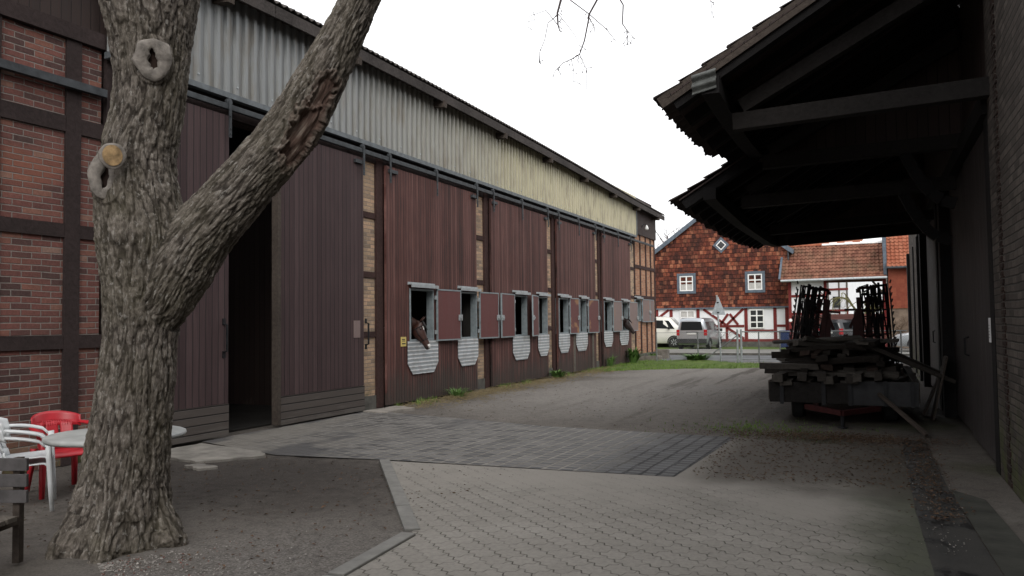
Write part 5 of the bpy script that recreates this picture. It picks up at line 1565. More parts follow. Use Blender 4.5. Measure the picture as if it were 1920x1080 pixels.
# ------------------------------------------------------------------ cars
def paint(name, col, metal=.3):
    n = NT(name, .32, metal, .5)
    n.b.inputs['Coat Weight'].default_value = .6; n.b.inputs['Coat Roughness'].default_value = .1
    n.set('Base Color', n.mix(n.noise(None, 3, 3), tuple(k * .92 for k in col), tuple(min(1, k * 1.05) for k in col)))
    return n.m
GLASS = simple('dark car glass', (0.015, 0.018, 0.02), .1, 0, .1, 4, spec=.25)
TLAMP = simple('red lamp lens', (0.35, 0.015, 0.02), .2, 0, .1, 4, spec=.6)
HLAMP = simple('clear lamp lens', (0.5, 0.52, 0.55), .1, .3, .1, 4, spec=.8)
TRIM = simple('black bumper plastic', (0.03, 0.03, 0.032), .6, 0, .2, 6)
PLATE = simple('pale number plate', (0.6, 0.6, 0.58), .5, 0, .05, 6)
def car(name, label, cat, loc, rz, st, col, wheels, r, sidewin, rear, front=None, plate=True, mirror=None, trim=.3, tail=None):
    """st: (x, z_bottom, z_belt, z_top, w_belt, w_top); front towards +x"""
    t = thing(name, label, cat, loc, rz)
    B = lambda mb, n, m_, p=t, **k: mb.build(n, m_, p, world=False, **k)
    rings = []
    for x, zb, zl, zt, w, wt in st:
        pr_ = [(w * .9, zb), (w * .985, zb + .12), (w, zb + (zl - zb) * .55), (w * .985, zl), (wt + (w - wt) * .22, zl + (zt - zl) * .72), (wt * .97, zt - .045), (wt * .8, zt - .005), (wt * .4, zt + .012)]
        pr_ = pr_ + [(-a, b) for a, b in reversed(pr_)]
        rings.append([(x, a, b) for a, b in pr_])
    b_ = B(MB().rings(rings), 'body', col, smooth=True, bevel=0)
    md = b_.modifiers.new('split', 'EDGE_SPLIT'); md.split_angle = R(38)
    def at_(x, q, off):
        for a, b in zip(st[:-1], st[1:]):
            if a[0] <= x <= b[0]:
                k = (x - a[0]) / (b[0] - a[0]); v = [a[i] * (1 - k) + b[i] * k for i in range(6)]
                zz = v[2] + (v[3] - v[2]) * q
                w1, w2 = v[4] * .985, v[5] + (v[4] - v[5]) * .22
                ww = w1 + (w2 - w1) * (q / .72)
                return ww + off, zz
    for wn in sidewin:
        for s in (-1, 1):
            vs = []
            for x, q in wn:
                w, z = at_(x, q, .008)
                vs.append((x, s * w, z))
            B(MB().add(vs, [tuple(range(len(vs)))]), 'side_window', GLASS, solid=.012)
    for p_, n_ in ((rear, 'rear_window'), (front, 'windscreen')):
        if p_: B(MB().add(p_, [tuple(range(len(p_)))]), n_, GLASS, solid=.012)
    for x in wheels:
        for s in (-1, 1):
            wv = st[len(st) // 2][4] - .09
            wh = B(MB().lathe((x, s * wv, r), [(r * .66, -.1), (r * .94, -.1), (r, -.06), (r, .06), (r * .94, .1), (r * .66, .1)], 28, axis='y'), 'wheel', M['rubber'], smooth=True)
            rm = MB().lathe((x, s * (wv + .05), r), [(0, .03), (.05, .04), (.07, .01), (r * .5, .0), (r * .66, .05), (r * .67, -.1), (0, -.1)] if s > 0 else [(0, -.03), (.05, -.04), (.07, -.01), (r * .5, 0), (r * .66, -.05), (r * .67, .1), (0, .1)], 24, axis='y')
            B(rm, 'rim', M['galv'], wh)
            for k in range(7):
                a = 2 * math.pi * k / 7
                rm2 = MB().beam((x + .06 * math.cos(a), s * (wv + .085), r + .06 * math.sin(a)), (x + r * .62 * math.cos(a), s * (wv + .09), r + r * .62 * math.sin(a)), .05, .03, up=(0, 1, 0))
                B(rm2, 'spoke', M['galv'], wh)
            arc = [(x + (r + .045) * math.cos(a), s * (wv + .095), r + (r + .045) * math.sin(a)) for a in np.linspace(-.1, math.pi + .1, 16)]
            B(MB().tube(arc, .04, 6), 'wheel_arch', TRIM)
    x0, x1 = st[0][0], st[-1][0]
    w0 = st[1][4]
    B(MB().box((x0 - .06, -w0 * .97, st[0][1] - .06), (x0 + .1, w0 * .97, st[0][1] + .22)), 'rear_bumper', TRIM, bevel=.03)
    B(MB().box((x1 - .12, -w0 * .93, st[-1][1] - .1), (x1 + .05, w0 * .93, st[-1][1] + .12)), 'front_bumper', TRIM, bevel=.03)
    tl = tail or (st[0][2] - .22, st[0][2] + .12)
    for s in (-1, 1):
        B(MB().box((x0 - .02, s * w0 * .80 if s > 0 else -w0 * 1.0, tl[0]), (x0 + .14, w0 * 1.0 if s > 0 else -w0 * .80, tl[1])), 'tail_lamp', TLAMP, bevel=.015)
        B(MB().box((x1 - .22, s * w0 * .55 if s > 0 else -w0 * .93, st[-1][3] - .14), (x1 - .02, w0 * .93 if s > 0 else -w0 * .55, st[-1][3] - .0)), 'headlamp', HLAMP, bevel=.03)
        if mirror:
            mx_, mz = mirror
            B(MB().box((mx_, s * (st[2][4] + .03) if s > 0 else -(st[2][4] + .24), mz), (mx_ + .12, st[2][4] + .24 if s > 0 else -(st[2][4] + .03), mz + .17)), 'wing_mirror', TRIM, bevel=.03)
    if plate:
        B(MB().box((x0 - .026, -.26, st[0][2] - .16), (x0 - .014, .26, st[0][2] - .05)), 'number_plate', PLATE)
        B(MB().box((x0 - .03, -.32, st[0][2] - .045), (x0 - .008, .32, st[0][2] + .0)), 'tailgate_handle', TRIM)
    return t
van_st = [(0, .42, 1.04, 1.66, .80, .66), (.1, .30, 1.06, 1.80, .88, .70), (1.2, .24, 1.06, 1.83, .895, .72), (2.3, .22, 1.05, 1.83, .895, .72), (2.75, .22, 1.04, 1.76, .895, .69), (3.55, .22, 1.0, 1.12, .88, .72), (4.15, .24, .86, .95, .84, .66), (4.38, .34, .66, .74, .76, .6)]
VW = lambda a, b, c=None: [(a, .1), (b, .1), (b, .72), (a, .72)]
car('silver_minivan', 'silver compact van parked on the lawn, seen from behind', 'van', (-9.55, 46.3, .02), R(88), van_st, paint('silver paint', (.42, .45, .48), .6), (.72, 3.4), .31,
    [VW(.25, 1.25), VW(1.35, 2.15), [(2.25, .1), (3.25, .1), (2.75, .72), (2.25, .72)]],
    [(-.012, -.64, 1.13), (-.012, .64, 1.13), (-.012, .56, 1.62), (-.012, -.56, 1.62)], [(3.54, -.66, 1.14), (3.54, .66, 1.14), (2.80, .58, 1.72), (2.80, -.58, 1.72)], mirror=(2.95, 1.02))
t5 = [(0, .4, 1.15, 1.8, .86, .72), (.1, .3, 1.16, 1.93, .94, .76), (2.0, .26, 1.16, 1.95, .95, .78), (3.3, .26, 1.15, 1.95, .95, .78), (3.7, .26, 1.14, 1.9, .95, .75), (4.35, .26, 1.1, 1.22, .93, .76), (4.75, .28, .95, 1.02, .88, .7), (4.9, .4, .7, .78, .8, .6)]
car('white_van', 'white transporter van half hidden behind the barn corner', 'van', (-15.5, 51.0, .02), R(4), t5, paint('white paint', (.72, .71, .66), 0), (.85, 3.95), .34,
    [VW(.3, 1.5), VW(1.62, 2.7), [(2.8, .08), (4.0, .08), (3.62, .72), (2.8, .72)]],
    [(-.012, -.66, 1.2), (-.012, .66, 1.2), (-.012, .6, 1.74), (-.012, -.6, 1.74)], [(4.33, -.7, 1.25), (4.33, .7, 1.25), (3.75, .6, 1.85), (3.75, -.6, 1.85)], mirror=(3.6, 1.15))
sed = [(0, .4, .9, .96, .78, .6), (.15, .3, .92, 1.0, .86, .66), (.95, .24, .92, 1.03, .89, .66), (1.55, .22, .92, 1.38, .9, .6), (2.4, .22, .91, 1.42, .9, .6), (2.9, .22, .9, 1.36, .9, .58), (3.65, .22, .87, .95, .88, .7), (4.5, .26, .74, .80, .84, .62), (4.75, .36, .56, .62, .76, .5)]
car('silver_saloon', 'silver saloon car beyond the shed, only its bonnet and front wheel showing', 'car', (5.55, 43.2, .1), R(180), sed, paint('pale silver paint', (.5, .53, .55), .6), (.85, 3.72), .32,
    [[(1.2, .15), (1.95, .1), (1.95, .72), (1.6, .72)], [(2.05, .1), (3.4, .12), (2.85, .72), (2.05, .72)]],
    [(.96, -.62, 1.02), (.96, .62, 1.02), (1.5, .55, 1.34), (1.5, -.55, 1.34)], [(3.63, -.66, .97), (3.63, .66, .97), (2.95, .54, 1.33), (2.95, -.54, 1.33)], mirror=(3.0, .9), plate=False)
suv = [(0, .45, 1.0, 1.5, .8, .62), (.12, .34, 1.02, 1.62, .88, .66), (1.5, .28, 1.02, 1.68, .9, .68), (2.5, .28, 1.0, 1.66, .9, .66), (2.85, .28, 1.0, 1.56, .9, .62), (3.5, .28, .98, 1.06, .89, .7), (4.2, .3, .86, .92, .84, .64), (4.4, .4, .66, .74, .76, .55)]
car('dark_car', 'black estate car parked in the gateway behind the harrow', 'car', (-2.35, 50.0, .02), R(52), suv, paint('black paint', (.02, .021, .024), .2), (.8, 3.45), .33,
    [VW(.3, 1.2), VW(1.3, 2.1), [(2.2, .1), (3.2, .1), (2.8, .72), (2.2, .72)]],
    [(-.012, -.62, 1.08), (-.012, .62, 1.08), (-.012, .54, 1.46), (-.012, -.54, 1.46)], [(3.48, -.66, 1.1), (3.48, .66, 1.1), (2.9, .56, 1.52), (2.9, -.56, 1.52)], mirror=(2.9, 1.0))
bi = thing('wheelie_bin', 'blue wheeled rubbish bin by the corner of the half-timbered house', 'bin', (-4.82, 50.0, 0))
MB().rings([[(x * k, y * k, z) for x, y in ((-.26, -.3), (.26, -.3), (.28, .3), (-.28, .3))] for k, z in ((.8, .06), (.95, .6), (1.05, .92), (1.12, .93), (1.12, .97))]).build('bin_body', M['blue_bin'], bi, world=False)
MB().rings([[(x * k, y * k + .0, z) for x, y in ((-.27, -.33), (.27, -.33), (.29, .36), (-.29, .36))] for k, z in ((1.1, .972), (1.12, 1.0), (.9, 1.05))]).build('lid', M['blue_bin'], bi, world=False)
for s in (-1, 1):
    MB().lathe((s * .24, .26, .1), [(0, -.03), (.1, -.03), (.1, .03), (0, .03)], 14, axis='x').build('wheel', M['rubber'], bi, world=False)

# ------------------------------------------------------------------ houses across the road
def hung_tile_mat():
    n = NT('hung clay tiles', .85, 0, .2)
    x, y, z = n.sep(n.obj)
    u = n.mth('ADD', x, y)
    u = n.mth('ADD', u, n.mth('MULTIPLY', n.mth('SUBTRACT', n.noise(None, 2, 2), .5), .06))
    rv, mask, fu, fv, cm, rw_ = n.cell(u, z, .23, .27, .02, .5, .0)
    c = n.ramp(rv, [(0, (.06, .022, .018)), (.3, (.125, .036, .024)), (.55, (.2, .055, .032)), (.8, (.29, .088, .048)), (1, (.38, .15, .085))])
    soot_ = n.noise(n.scale(n.obj, (1, 1, .7)), .9, 5, .6)
    c = n.mix(n.ramp(soot_, [(.45, 0.0), (.66, .85)]), c, (.045, .022, .018))
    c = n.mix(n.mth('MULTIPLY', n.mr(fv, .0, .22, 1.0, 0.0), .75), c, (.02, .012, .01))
    c = n.mix(n.mth('MULTIPLY', n.mth('SUBTRACT', 1.0, mask), .6), c, (.02, .012, .01))
    c = n.mix(.8, c, n.ramp(n.noise(None, 7, 5, .7), [(.35, .3), (.6, 1.0)]), 'MULTIPLY')
    n.set('Base Color', c)
    n.bump(n.mth('ADD', n.mth('SUBTRACT', 1.0, fv), n.mth('MULTIPLY', mask, .4)), .05, .8)
    return n.m
M['hung'] = hung_tile_mat()
def roof_tile_mat(name, a, b, moss):
    n = NT(name, .85, 0, .2)
    x, y, z = n.sep(n.obj)
    rv, mask, fu, fv, cm, rw_ = n.cell(x, n.mth('MULTIPLY', z, 1.35), .22, .33, .01, 0)
    c = n.mix(rv, a, b)
    c = n.mix(n.ramp(n.noise(n.scale(n.obj, (1, 1, .5)), 1.1, 5), [(.45, 0.0), (.7, moss)]), c, (.085, .07, .042))
    c = n.mix(.5, c, n.ramp(n.noise(None, 8, 5, .7), [(.3, .5), (.65, 1.0)]), 'MULTIPLY')
    n.set('Base Color', c)
    return n.m
M['pan_brown'] = roof_tile_mat('brown orange pantile', (.15, .06, .04), (.27, .125, .08), .6)
M['pan_orange'] = roof_tile_mat('orange pantile', (.3, .09, .048), (.38, .14, .08), .2)
WGL = simple('window glass', (0.035, 0.038, 0.04), .12, 0, .5, 1.2, spec=.7)
CURT = simple('net curtain', (.45, .44, .42), .8, 0, .2, 6)

HY = 52.0
hs1 = thing('gable_house', 'half-timbered house with red tile-hung gable and white ground floor', 'house', (-8.95, HY, 0))
hp1 = lambda mb, n, m_, p=None, **k: mb.build(n, m_, hs1 if p is None else p, **k)
HL, HR, HE, HPK, HD = -13.15, -4.72, 6.05, 9.12, 12.0
HX = (HL + HR) / 2
hp1(MB().prism([(HL, HY, 2.52), (HR, HY, 2.52), (HR, HY, HE), (HX, HY, HPK), (HL, HY, HE)], (0, .25, 0)), 'tile_hanging', M['hung'])
hp1(MB().box((HL + .05, HY + .1, .42), (HR - .05, HY + .35, 2.44)), 'wall', M['render_white'])
hp1(MB().box((HL + .02, HY + .02, 0), (HR - .02, HY + .36, .34)), 'plinth', M['concrete_dark'])
for x in (HL, HR - .2):
    hp1(MB().box((x, HY + .36, 0), (x + .2, HY + HD, HE)), 'side_wall', M['render_white'])
hp1(MB().box((HL - .03, HY - .06, 2.44), (HR + .03, HY + .12, 2.525)), 'string_board', M['slate'])
for s, a in ((-1, HL), (1, HR)):
    o = .35
    x0, z0 = a + s * o, HE - o * (HPK - HE) / (HR - HX)
    hp1(MB().prism([(x0, HY - .18, z0), (HX, HY - .18, HPK), (HX, HY - .18, HPK + .24), (x0, HY - .18, z0 + .24)], (0, HD + .3, 0)), 'roof', M['slate'])
    hp1(MB().prism([(x0, HY - .21, z0 - .08), (HX, HY - .21, HPK - .08), (HX, HY - .21, HPK + .2), (x0, HY - .21, z0 + .2)], (0, .028, 0)), 'bargeboard', M['slate'])
def rbeam(p, q, w=.17):
    hp1(MB().beam((p[0], HY + .085, p[1]), (q[0], HY + .085, q[1]), w, .06, up=(0, 1, 0)) if False else MB().prism(
        (lambda d, P, Q: [P + d, Q + d, Q - d, P - d])((Vector((-(q[1] - p[1]), 0, q[0] - p[0])).normalized() * w / 2), Vector((p[0], HY + .06, p[1])), Vector((q[0], HY + .06, q[1]))), (0, .06, 0)), 'timber', M['timber_red'])
for x in (-13.0, -12.05, -10.3, -7.3, -5.55, -4.85):
    rbeam((x, .5), (x, 2.44), .2)
rbeam((HL + .05, .42), (HR - .05, .42), .16)
for a, b, z in ((-9.75, -7.42, 1.32), (-7.2, -5.66, 1.02), (-5.44, -4.95, 1.32), (-12.95, -12.15, 1.32), (-11.95, -10.4, 1.1)):
    rbeam((a, z), (b, z), .15)
for p, q in (((-9.95, 2.42), (-8.55, 1.4)), ((-8.5, 1.24), (-7.45, .52)), ((-7.45, 2.42), (-8.5, 1.4)), ((-8.9, 1.4), (-8.4, 2.1)), ((-8.3, 2.1), (-7.8, 1.4)), ((-12.9, 1.9), (-12.2, 2.42)), ((-8.5, .5), (-8.5, 1.24))):
    o_ = .004 * len([c for c in hs1.children])
    rbeam(p, q, .15)
def hwin(x0, x1, z0, z1, cols, rows, sur=None, curt=0.0):
    w_ = hp1(MB().box((x0, HY + (.02 if not sur else -.05), z0), (x1, HY + .075, z0 + .07)).box((x0, HY + (.02 if not sur else -.05), z1 - .07), (x1, HY + .075, z1)).box((x0, HY + (.02 if not sur else -.05), z0 + .07), (x0 + .07, HY + .075, z1 - .07)).box((x1 - .07, HY + (.02 if not sur else -.05), z0 + .07), (x1, HY + .075, z1 - .07)), 'window', M['frame_white'])
    y = HY + (.035 if not sur else -.035)
    mb = MB()
    for i in range(1, cols):
        xx = x0 + (x1 - x0) * i / cols
        mb.box((xx - .04, y - .01, z0 + .07), (xx + .04, y + .03, z1 - .07))
    for i in range(1, rows):
        zz = z0 + (z1 - z0) * i / rows + (.12 if rows == 2 else 0)
        mb.box((x0 + .07, y - .006, zz - .035), (x1 - .07, y + .034, zz + .035))
    hp1(mb, 'glazing_bars', M['frame_white'], w_)
    hp1(MB().box((x0 + .07, y + .036, z0 + .07), (x1 - .07, y + .05, z1 - .07)), 'pane', WGL, w_)
    if curt:
        hp1(MB().box((x0 + .08, y + .031, z0 + .08), (x1 - .08, y + .0355, z0 + (z1 - z0) * curt)), 'curtain', CURT, w_)
    if sur:
        hp1(MB().box((x0 - sur, HY - .06, z0 - sur), (x1 + sur, HY - .004, z0)).box((x0 - sur, HY - .06, z1), (x1 + sur, HY - .004, z1 + sur)).box((x0 - sur, HY - .06, z0), (x0, HY - .004, z1)).box((x1, HY - .06, z0), (x1 + sur, HY - .004, z1)), 'slate_surround', M['slate'], w_)
hwin(-11.42, -10.55, 3.62, 4.6, 2, 2, .17, .45)
hwin(-7.12, -6.25, 3.58, 4.58, 2, 2, .17, .45)
hwin(-11.45, -10.5, 1.22, 2.36, 2, 2, None, .95)
hwin(-7.08, -6.2, 1.16, 2.36, 2, 3)
dc, dr = Vector((-8.72, HY - .06, 6.5)), .52
mb = MB().prism([dc + Vector((dr, 0, 0)), dc + Vector((0, 0, dr)), dc + Vector((-dr, 0, 0)), dc + Vector((0, 0, -dr))], (0, .055, 0))
dw = hp1(mb, 'diamond_window', M['slate'])
hp1(MB().prism([dc + Vector((.33, -.012, 0)), dc + Vector((0, -.012, .33)), dc + Vector((-.33, -.012, 0)), dc + Vector((0, -.012, -.33))], (0, .01, 0)), 'window_frame', M['frame_white'], dw)
hp1(MB().prism([dc + Vector((.25, -.018, 0)), dc + Vector((0, -.018, .25)), dc + Vector((-.25, -.018, 0)), dc + Vector((0, -.018, -.25))], (0, .004, 0)), 'pane', WGL, dw)
hp1(MB().tube([(HR + .06, HY - .1, 6.0), (HR + .06, HY - .1, 2.6), (HR + .12, HY - .1, 2.3), (HR + .12, HY - .1, .1)], .05, 10), 'downpipe', M['track'])

gt = thing('gatehouse', 'roofed courtyard gateway with brown pantiles and white half-timbered panel', 'gatehouse', (-2.0, 51, 0))
gp = lambda mb, n, m_, p=None, **k: mb.build(n, m_, gt if p is None else p, **k)
r_ = gp(pantiles((-5.03, 50.3, 4.06), (1, 0, 0), (0, 2.7, 2.22), 26, 10, gu=.2225, gv=.347, amp=.035, step=.04), 'roof', M['pan_brown'], solid=.02)
gp(MB().add([(-5.03, 53.0, 6.24), (.76, 53.0, 6.24), (.76, 55.7, 4.06), (-5.03, 55.7, 4.06)], [(0, 1, 2, 3)]), 'rear_roof', M['pan_brown'], solid=.06)
gp(MB().add([(-5.0, 50.36, 4.02), (.74, 50.36, 4.02), (.74, 52.98, 6.16), (-5.0, 52.98, 6.16)], [(0, 1, 2, 3)]), 'roof_backing', M['board_dark'], solid=.04)
RT_W = simple('sky glare ridge tile', (.75, .74, .72), .6, 0, .06, 5)  # glare of the overexposed sky put into the tile colour
for k in range(13):
    x = -4.95 + k * .437
    cap = k % 2 == 0
    rr_ = .17 if cap else .12
    arc = [(rr_ * math.cos(a), rr_ * math.sin(a)) for a in np.linspace(0, math.pi, 9)]
    gp(MB().rings([[(xx, 53.0 + a, 6.24 + b + (.0 if cap else 0)) for a, b in arc] for xx in (x, x + (.437 if not cap else .44))]), 'ridge_tile', M['pan_orange'] if k < 5 else RT_W, r_)
gp(MB().tube([(-4.98, 50.22, 4.0), (.8, 50.22, 4.03)], .075, 10), 'eaves_gutter', M['galv'], r_)
gp(MB().beam((-5.05, 50.28, 4.1), (-5.05, 52.98, 6.3), .12, .1, up=(0, -.6, .8)), 'verge_slate', M['slate'], r_)
gp(MB().box((.62, 50.4, 4.2), (.80, 53, 6.6)), 'side_flashing', M['slate'], r_)
gp(MB().box((-4.45, 50.9, 2.02), (-2.5, 51.1, 4.0)), 'white_panel', M['render_white'])
for a, b in (((-4.62, 50.84, 0), (-4.45, 51.12, 4.05)), ((-2.62, 50.84, 0), (-2.45, 51.12, 4.05)), ((.55, 50.84, 0), (.74, 51.12, 4.05))):
    gp(MB().box(a, b), 'post', M['timber_red'])
for z in (1.95, 3.02):
    gp(MB().box((-4.445, 50.86, z), (-2.625, 51.115, z + .15)), 'rail', M['timber_red'])
gp(MB().box((-4.445, 50.92, .0), (-2.625, 51.05, 1.94)), 'plank_wall', M['door_paint'])
gp(MB().box((-2.44, 50.95, .06), (-.96, 51.02, 1.98)), 'gate_leaf', M['door_paint'])
gp(MB().box((-.94, 50.95, .06), (.54, 51.02, 1.98)), 'gate_leaf', M['door_paint'])
gp(MB().box((-4.6, 50.85, 4.055), (.74, 51.1, 4.2)), 'lintel', M['timber_dark'])
gp(MB().beam((.6, 50.95, 3.1), (-.1, 50.95, 4.05), .12, .12), 'brace', M['timber_dark'])
gp(MB().tube([(-3.05, 51.6, 6.4), (-3.05, 51.6, 7.4)], .03, 8), 'mast', M['frame_white'], r_) if False else None
gp(MB().lathe((-4.53, 50.83, 1.65), [(0, -.02), (.1, -.015), (.1, 0), (0, .0)], 16, axis='y'), 'plaque', M['frame_white'])

hs2 = thing('tiled_house', 'narrow house with orange roof and red hung tiles right of the gateway', 'house', (3.0, 50.4, 0))
h2 = lambda mb, n, m_, p=None, **k: mb.build(n, m_, hs2 if p is None else p, **k)
h2(MB().box((.86, 50.4, 2.25), (9.0, 50.6, 4.72)), 'tile_hanging', M['hung2'] if 'hung2' in M else roof_tile_mat('even red hung tile', (.2, .05, .03), (.25, .07, .04), .15))
h2(MB().box((.9, 50.46, 0), (9.0, 50.62, 2.245)), 'wall', simple('drab plaster', (.16, .12, .09), .9, 0, .4, 2))
h2(MB().box((.86, 50.62, 0), (1.06, 60, 4.72)), 'side_wall', simple('drab side plaster', (.18, .14, .11), .9, 0, .3, 2))
h2(pantiles((.80, 50.05, 4.62), (1, 0, 0), (0, 2.6, 2.3), 38, 13, gu=.22, gv=.33, amp=.035, step=.04), 'roof', M['pan_orange'], solid=.02)
h2(MB().add([(.80, 53.3, 7.5), (9.1, 53.3, 7.5), (9.1, 57, 4.6), (.80, 57, 4.6)], [(0, 1, 2, 3)]), 'rear_roof', M['pan_orange'], solid=.06)
h2(MB().prism([(.86, 50.5, 4.72), (.86, 53.3, 7.3), (.86, 56.5, 4.72)], (.15, 0, 0)), 'gable', M['render_white'])
h2(MB().tube([(.8, 49.98, 4.56), (9.1, 49.98, 4.56)], .07, 10), 'eaves_gutter', M['track'])

hs3 = thing('courtyard_house', 'white half-timbered courtyard house seen through the gateway', 'house', (-3.6, 70, 0), R(-22))
h3 = lambda mb, n, m_, p=None, **k: mb.build(n, m_, hs3 if p is None else p, world=False, **k)
h3(MB().box((-4, 0, 0), (2.0, .3, 6.0)), 'wall', M['render_white'])
h3(MB().box((-4, .3, 0), (2.0, 8, 6.0)), 'rear_walls', M['render_white'])
for z in (2.3, 4.0, 5.4):
    h3(MB().box((-4, -.04, z), (2.0, -.002, z + .17)), 'rail', M['timber_red'])
for x in (-3, -1.9, -.8, .3, 1.2, 1.84):
    for a, b in ((0, 2.298), (2.472, 3.998), (4.172, 5.398)):
        h3(MB().box((x, -.04, a), (x + .12, -.002, b)), 'post', M['timber_red'] if a < 2 else M['timber_grey'])
for x in (-.5, .75):
    h3(MB().box((x, -.06, 2.6), (x + .6, -.045, 3.5)), 'window', WGL)
h3(MB().prism([(-4.2, -.4, 5.9), (2.2, -.4, 5.9), (2.2, 4, 9.2), (-4.2, 4, 9.2)], (0, 0, .1)), 'roof', M['pan_orange'])

# ------------------------------------------------------------------ bare trees and shrubs in the distance
def bare_tree(name, label, loc, h, r, seed, mat, spread=.55, depth=5, droop=0.0, group=None, minr=.006):
    rd = random.Random(seed)
    t = thing(name, label, 'tree' if 'tree' in name else 'shrub', loc, 0, group)
    tr_, cr = MB(), MB()
    def grow(p, d, L, rad, lv):
        pts = [p]; q = p; dd = d
        ns = 4
        for i in range(ns):
            dd = (dd + Vector((rd.uniform(-.16, .16), rd.uniform(-.16, .16), rd.uniform(-.05, .12) - droop * (depth - 0 > lv and lv >= 2)))).normalized()
            q = q + dd * (L / ns); pts.append(q)
        (tr_ if lv == 0 else cr).tube(pts, [max(minr, rad * (1 - .1 * i)) for i in range(ns + 1)], 7 if lv < 2 else 4, cap=False)
        if lv < depth:
            for k in range(rd.choice((2, 3, 3)) if lv else 4):
                i = rd.randint(2, ns); a = rd.uniform(0, 6.28)
                o_ = dd.orthogonal().normalized(); o2_ = dd.cross(o_)
                nd = (dd + (o_ * math.cos(a) + o2_ * math.sin(a)) * rd.uniform(spread * .6, spread * 1.5)).normalized()
                grow(pts[i], nd, L * rd.uniform(.58, .82), rad * .58, lv + 1)
    grow(Vector((0, 0, -.1)), Vector((0, 0, 1)), h * .3, r, 0)
    tr_.build('trunk', mat, t, world=False, smooth=True); cr.build('crown', mat, t, world=False)
    return t
BT = 'bare winter trees behind the houses'
bare_tree('bare_tree', 'tall bare tree behind the left slope of the slate-edged gable', (-15.9, 70, 0), 14, .26, 3, M['twig'], group=BT)
bare_tree('bare_tree', 'smaller bare tree farther left behind the barn end', (-20.5, 82, 0), 15, .28, 8, M['twig'], group=BT)
OL = simple('olive willow twigs', (.15, .14, .06), .9, 0, .4, 3)
bare_tree('willow_tree', 'olive weeping willow beyond the gateway', (-.6, 64, 0), 8.5, .2, 5, OL, .6, 5, .28)
BR = simple('brown hedge twigs', (.11, .075, .05), .9, 0, .4, 3)
for k, (x, y, h) in enumerate(((.9, 48.9, 3.0), (1.9, 48.7, 3.1), (2.8, 48.8, 2.8))):
    bare_tree('bare_shrub', ('brown leafless shrub at the foot of the tile-hung house, nearest the gateway', 'middle one of the brown leafless shrubs in front of the orange-roofed house', 'brown leafless shrub farthest from the gateway, by the saloon car')[k], (x, y, 0), h, .05, 30 + k, BR, .8, 5, 0, 'leafless shrubs by the gateway')
bare_tree('bare_shrub', 'small leafless shrub in front of the half-timbered wall', (-8.3, 50.6, 0), 2.0, .02, 44, M['twig'], .7, 3)
# hills behind everything
hm = MB()
hm.grid(lambda u, v: (-700 + 1400 * u, 260 + 500 * v, -1 + (9 + 7 * NZ(u * 9, v * 2)) * math.sin(math.pi * min(1, v * .9 + .02))), 60, 10)
tag(hm.build('hills', LAWN, smooth=True), 'low far hills', None, kind='structure')

# ------------------------------------------------------------------ loose stones, weeds and litter
rs = random.Random(5)
def stone(label, x, y, w, d, h):
    mb = MB().box((-w / 2, -d / 2, -.05), (w / 2, d / 2, h), jit=.025)
    o = mb.build('stone_block', M['stone'], bevel=.025); o.location = (x, y, 0); o.rotation_euler = (0, 0, rs.uniform(-.4, .4))
    tag(o, label, 'stone')
stone('squared dark stone block standing at the outer corner of the barn', -8.75, 36.0, .55, .5, .42)
stone('pale flat stone by the barn foot between two weeds', -8.85, 33.6, .8, .4, .22)
stone('low rounded stone lying against the barn near its end', -8.8, 34.8, .6, .4, .18)
def weed(label, x, y, h, n, wdt=.03, sp=1.0):
    t = thing('weed', label, 'weed', (x, y, 0), rs.uniform(0, 6), 'weeds along the barn and fence')
    mb = MB()
    for k in range(n):
        a = rs.uniform(0, 6.28); l = rs.uniform(.5, 1) * h; o = rs.uniform(.1, .7) * h * sp
        b = Vector((math.cos(a), math.sin(a), 0)); b0 = b * rs.uniform(0, .12) * sp
        s_ = Vector((-b.y, b.x, 0)) * wdt * rs.uniform(.6, 1.3)
        p1 = b0 + b * o * .4 + Vector((0, 0, l * .7)); p2 = b0 + b * o + Vector((0, 0, l * rs.uniform(.7, 1)))
        mb.add([b0 - s_ * .3, b0 + s_ * .3, p1 + s_, p1 - s_, p2], [(0, 1, 2, 3), (3, 2, 4)])
    mb.build('leaves', M['weed'], t, world=False)
weed('leafy green weed at the foot of the last stable door', -8.8, 31.3, .75, 120, .05)
weed('dry straggly weed beside the last timber post of the barn', -8.9, 28.6, .55, 60, .015)
weed('low green weed on straw below the second pair of windows', -8.85, 22.9, .3, 110, .03, 1.6)
weed('broad green clump growing against the gate brace of the fence', -6.4, 31.9, .45, 260, .04, 2.4)
weed('small weed between the stones near the barn corner', -8.75, 34.2, .4, 70, .03)
weed('thin grass tuft on the straw under the nearest windows', -8.75, 16.3, .28, 120, .008, 1.6)

def scatter(name, n, fn, shape, mat, label, cat):
    mb = MB()
    for _ in range(n):
        p = fn()
        if p is None: continue
        shape(mb, Vector(p))
    o = mb.build(name, mat)
    return tag(o, label, cat, kind='stuff')
def leaf_shape(mb, p):
    a = rs.uniform(0, 6.28); s = rs.uniform(.007, .024); u = Vector((math.cos(a), math.sin(a), rs.uniform(-.3, .3))) * s; v = Vector((-math.sin(a), math.cos(a), rs.uniform(-.3, .3))) * s * rs.uniform(.4, .8)
    q = p + Vector((0, 0, .014))
    mb.add([q - u, q + v * .8 + Vector((0, 0, s * .4)), q + u, q - v * .8 + Vector((0, 0, s * .3))], [(0, 1, 2, 3)])
def straw_shape(mb, p, L=.16):
    a = rs.uniform(0, 6.28); l = rs.uniform(.4, 1) * L; t = rs.uniform(-.12, .3)
    d = Vector((math.cos(a), math.sin(a), t)) * l
    mb.beam(p + Vector((0, 0, .01)), p + d + Vector((0, 0, .012)), .005, .004)
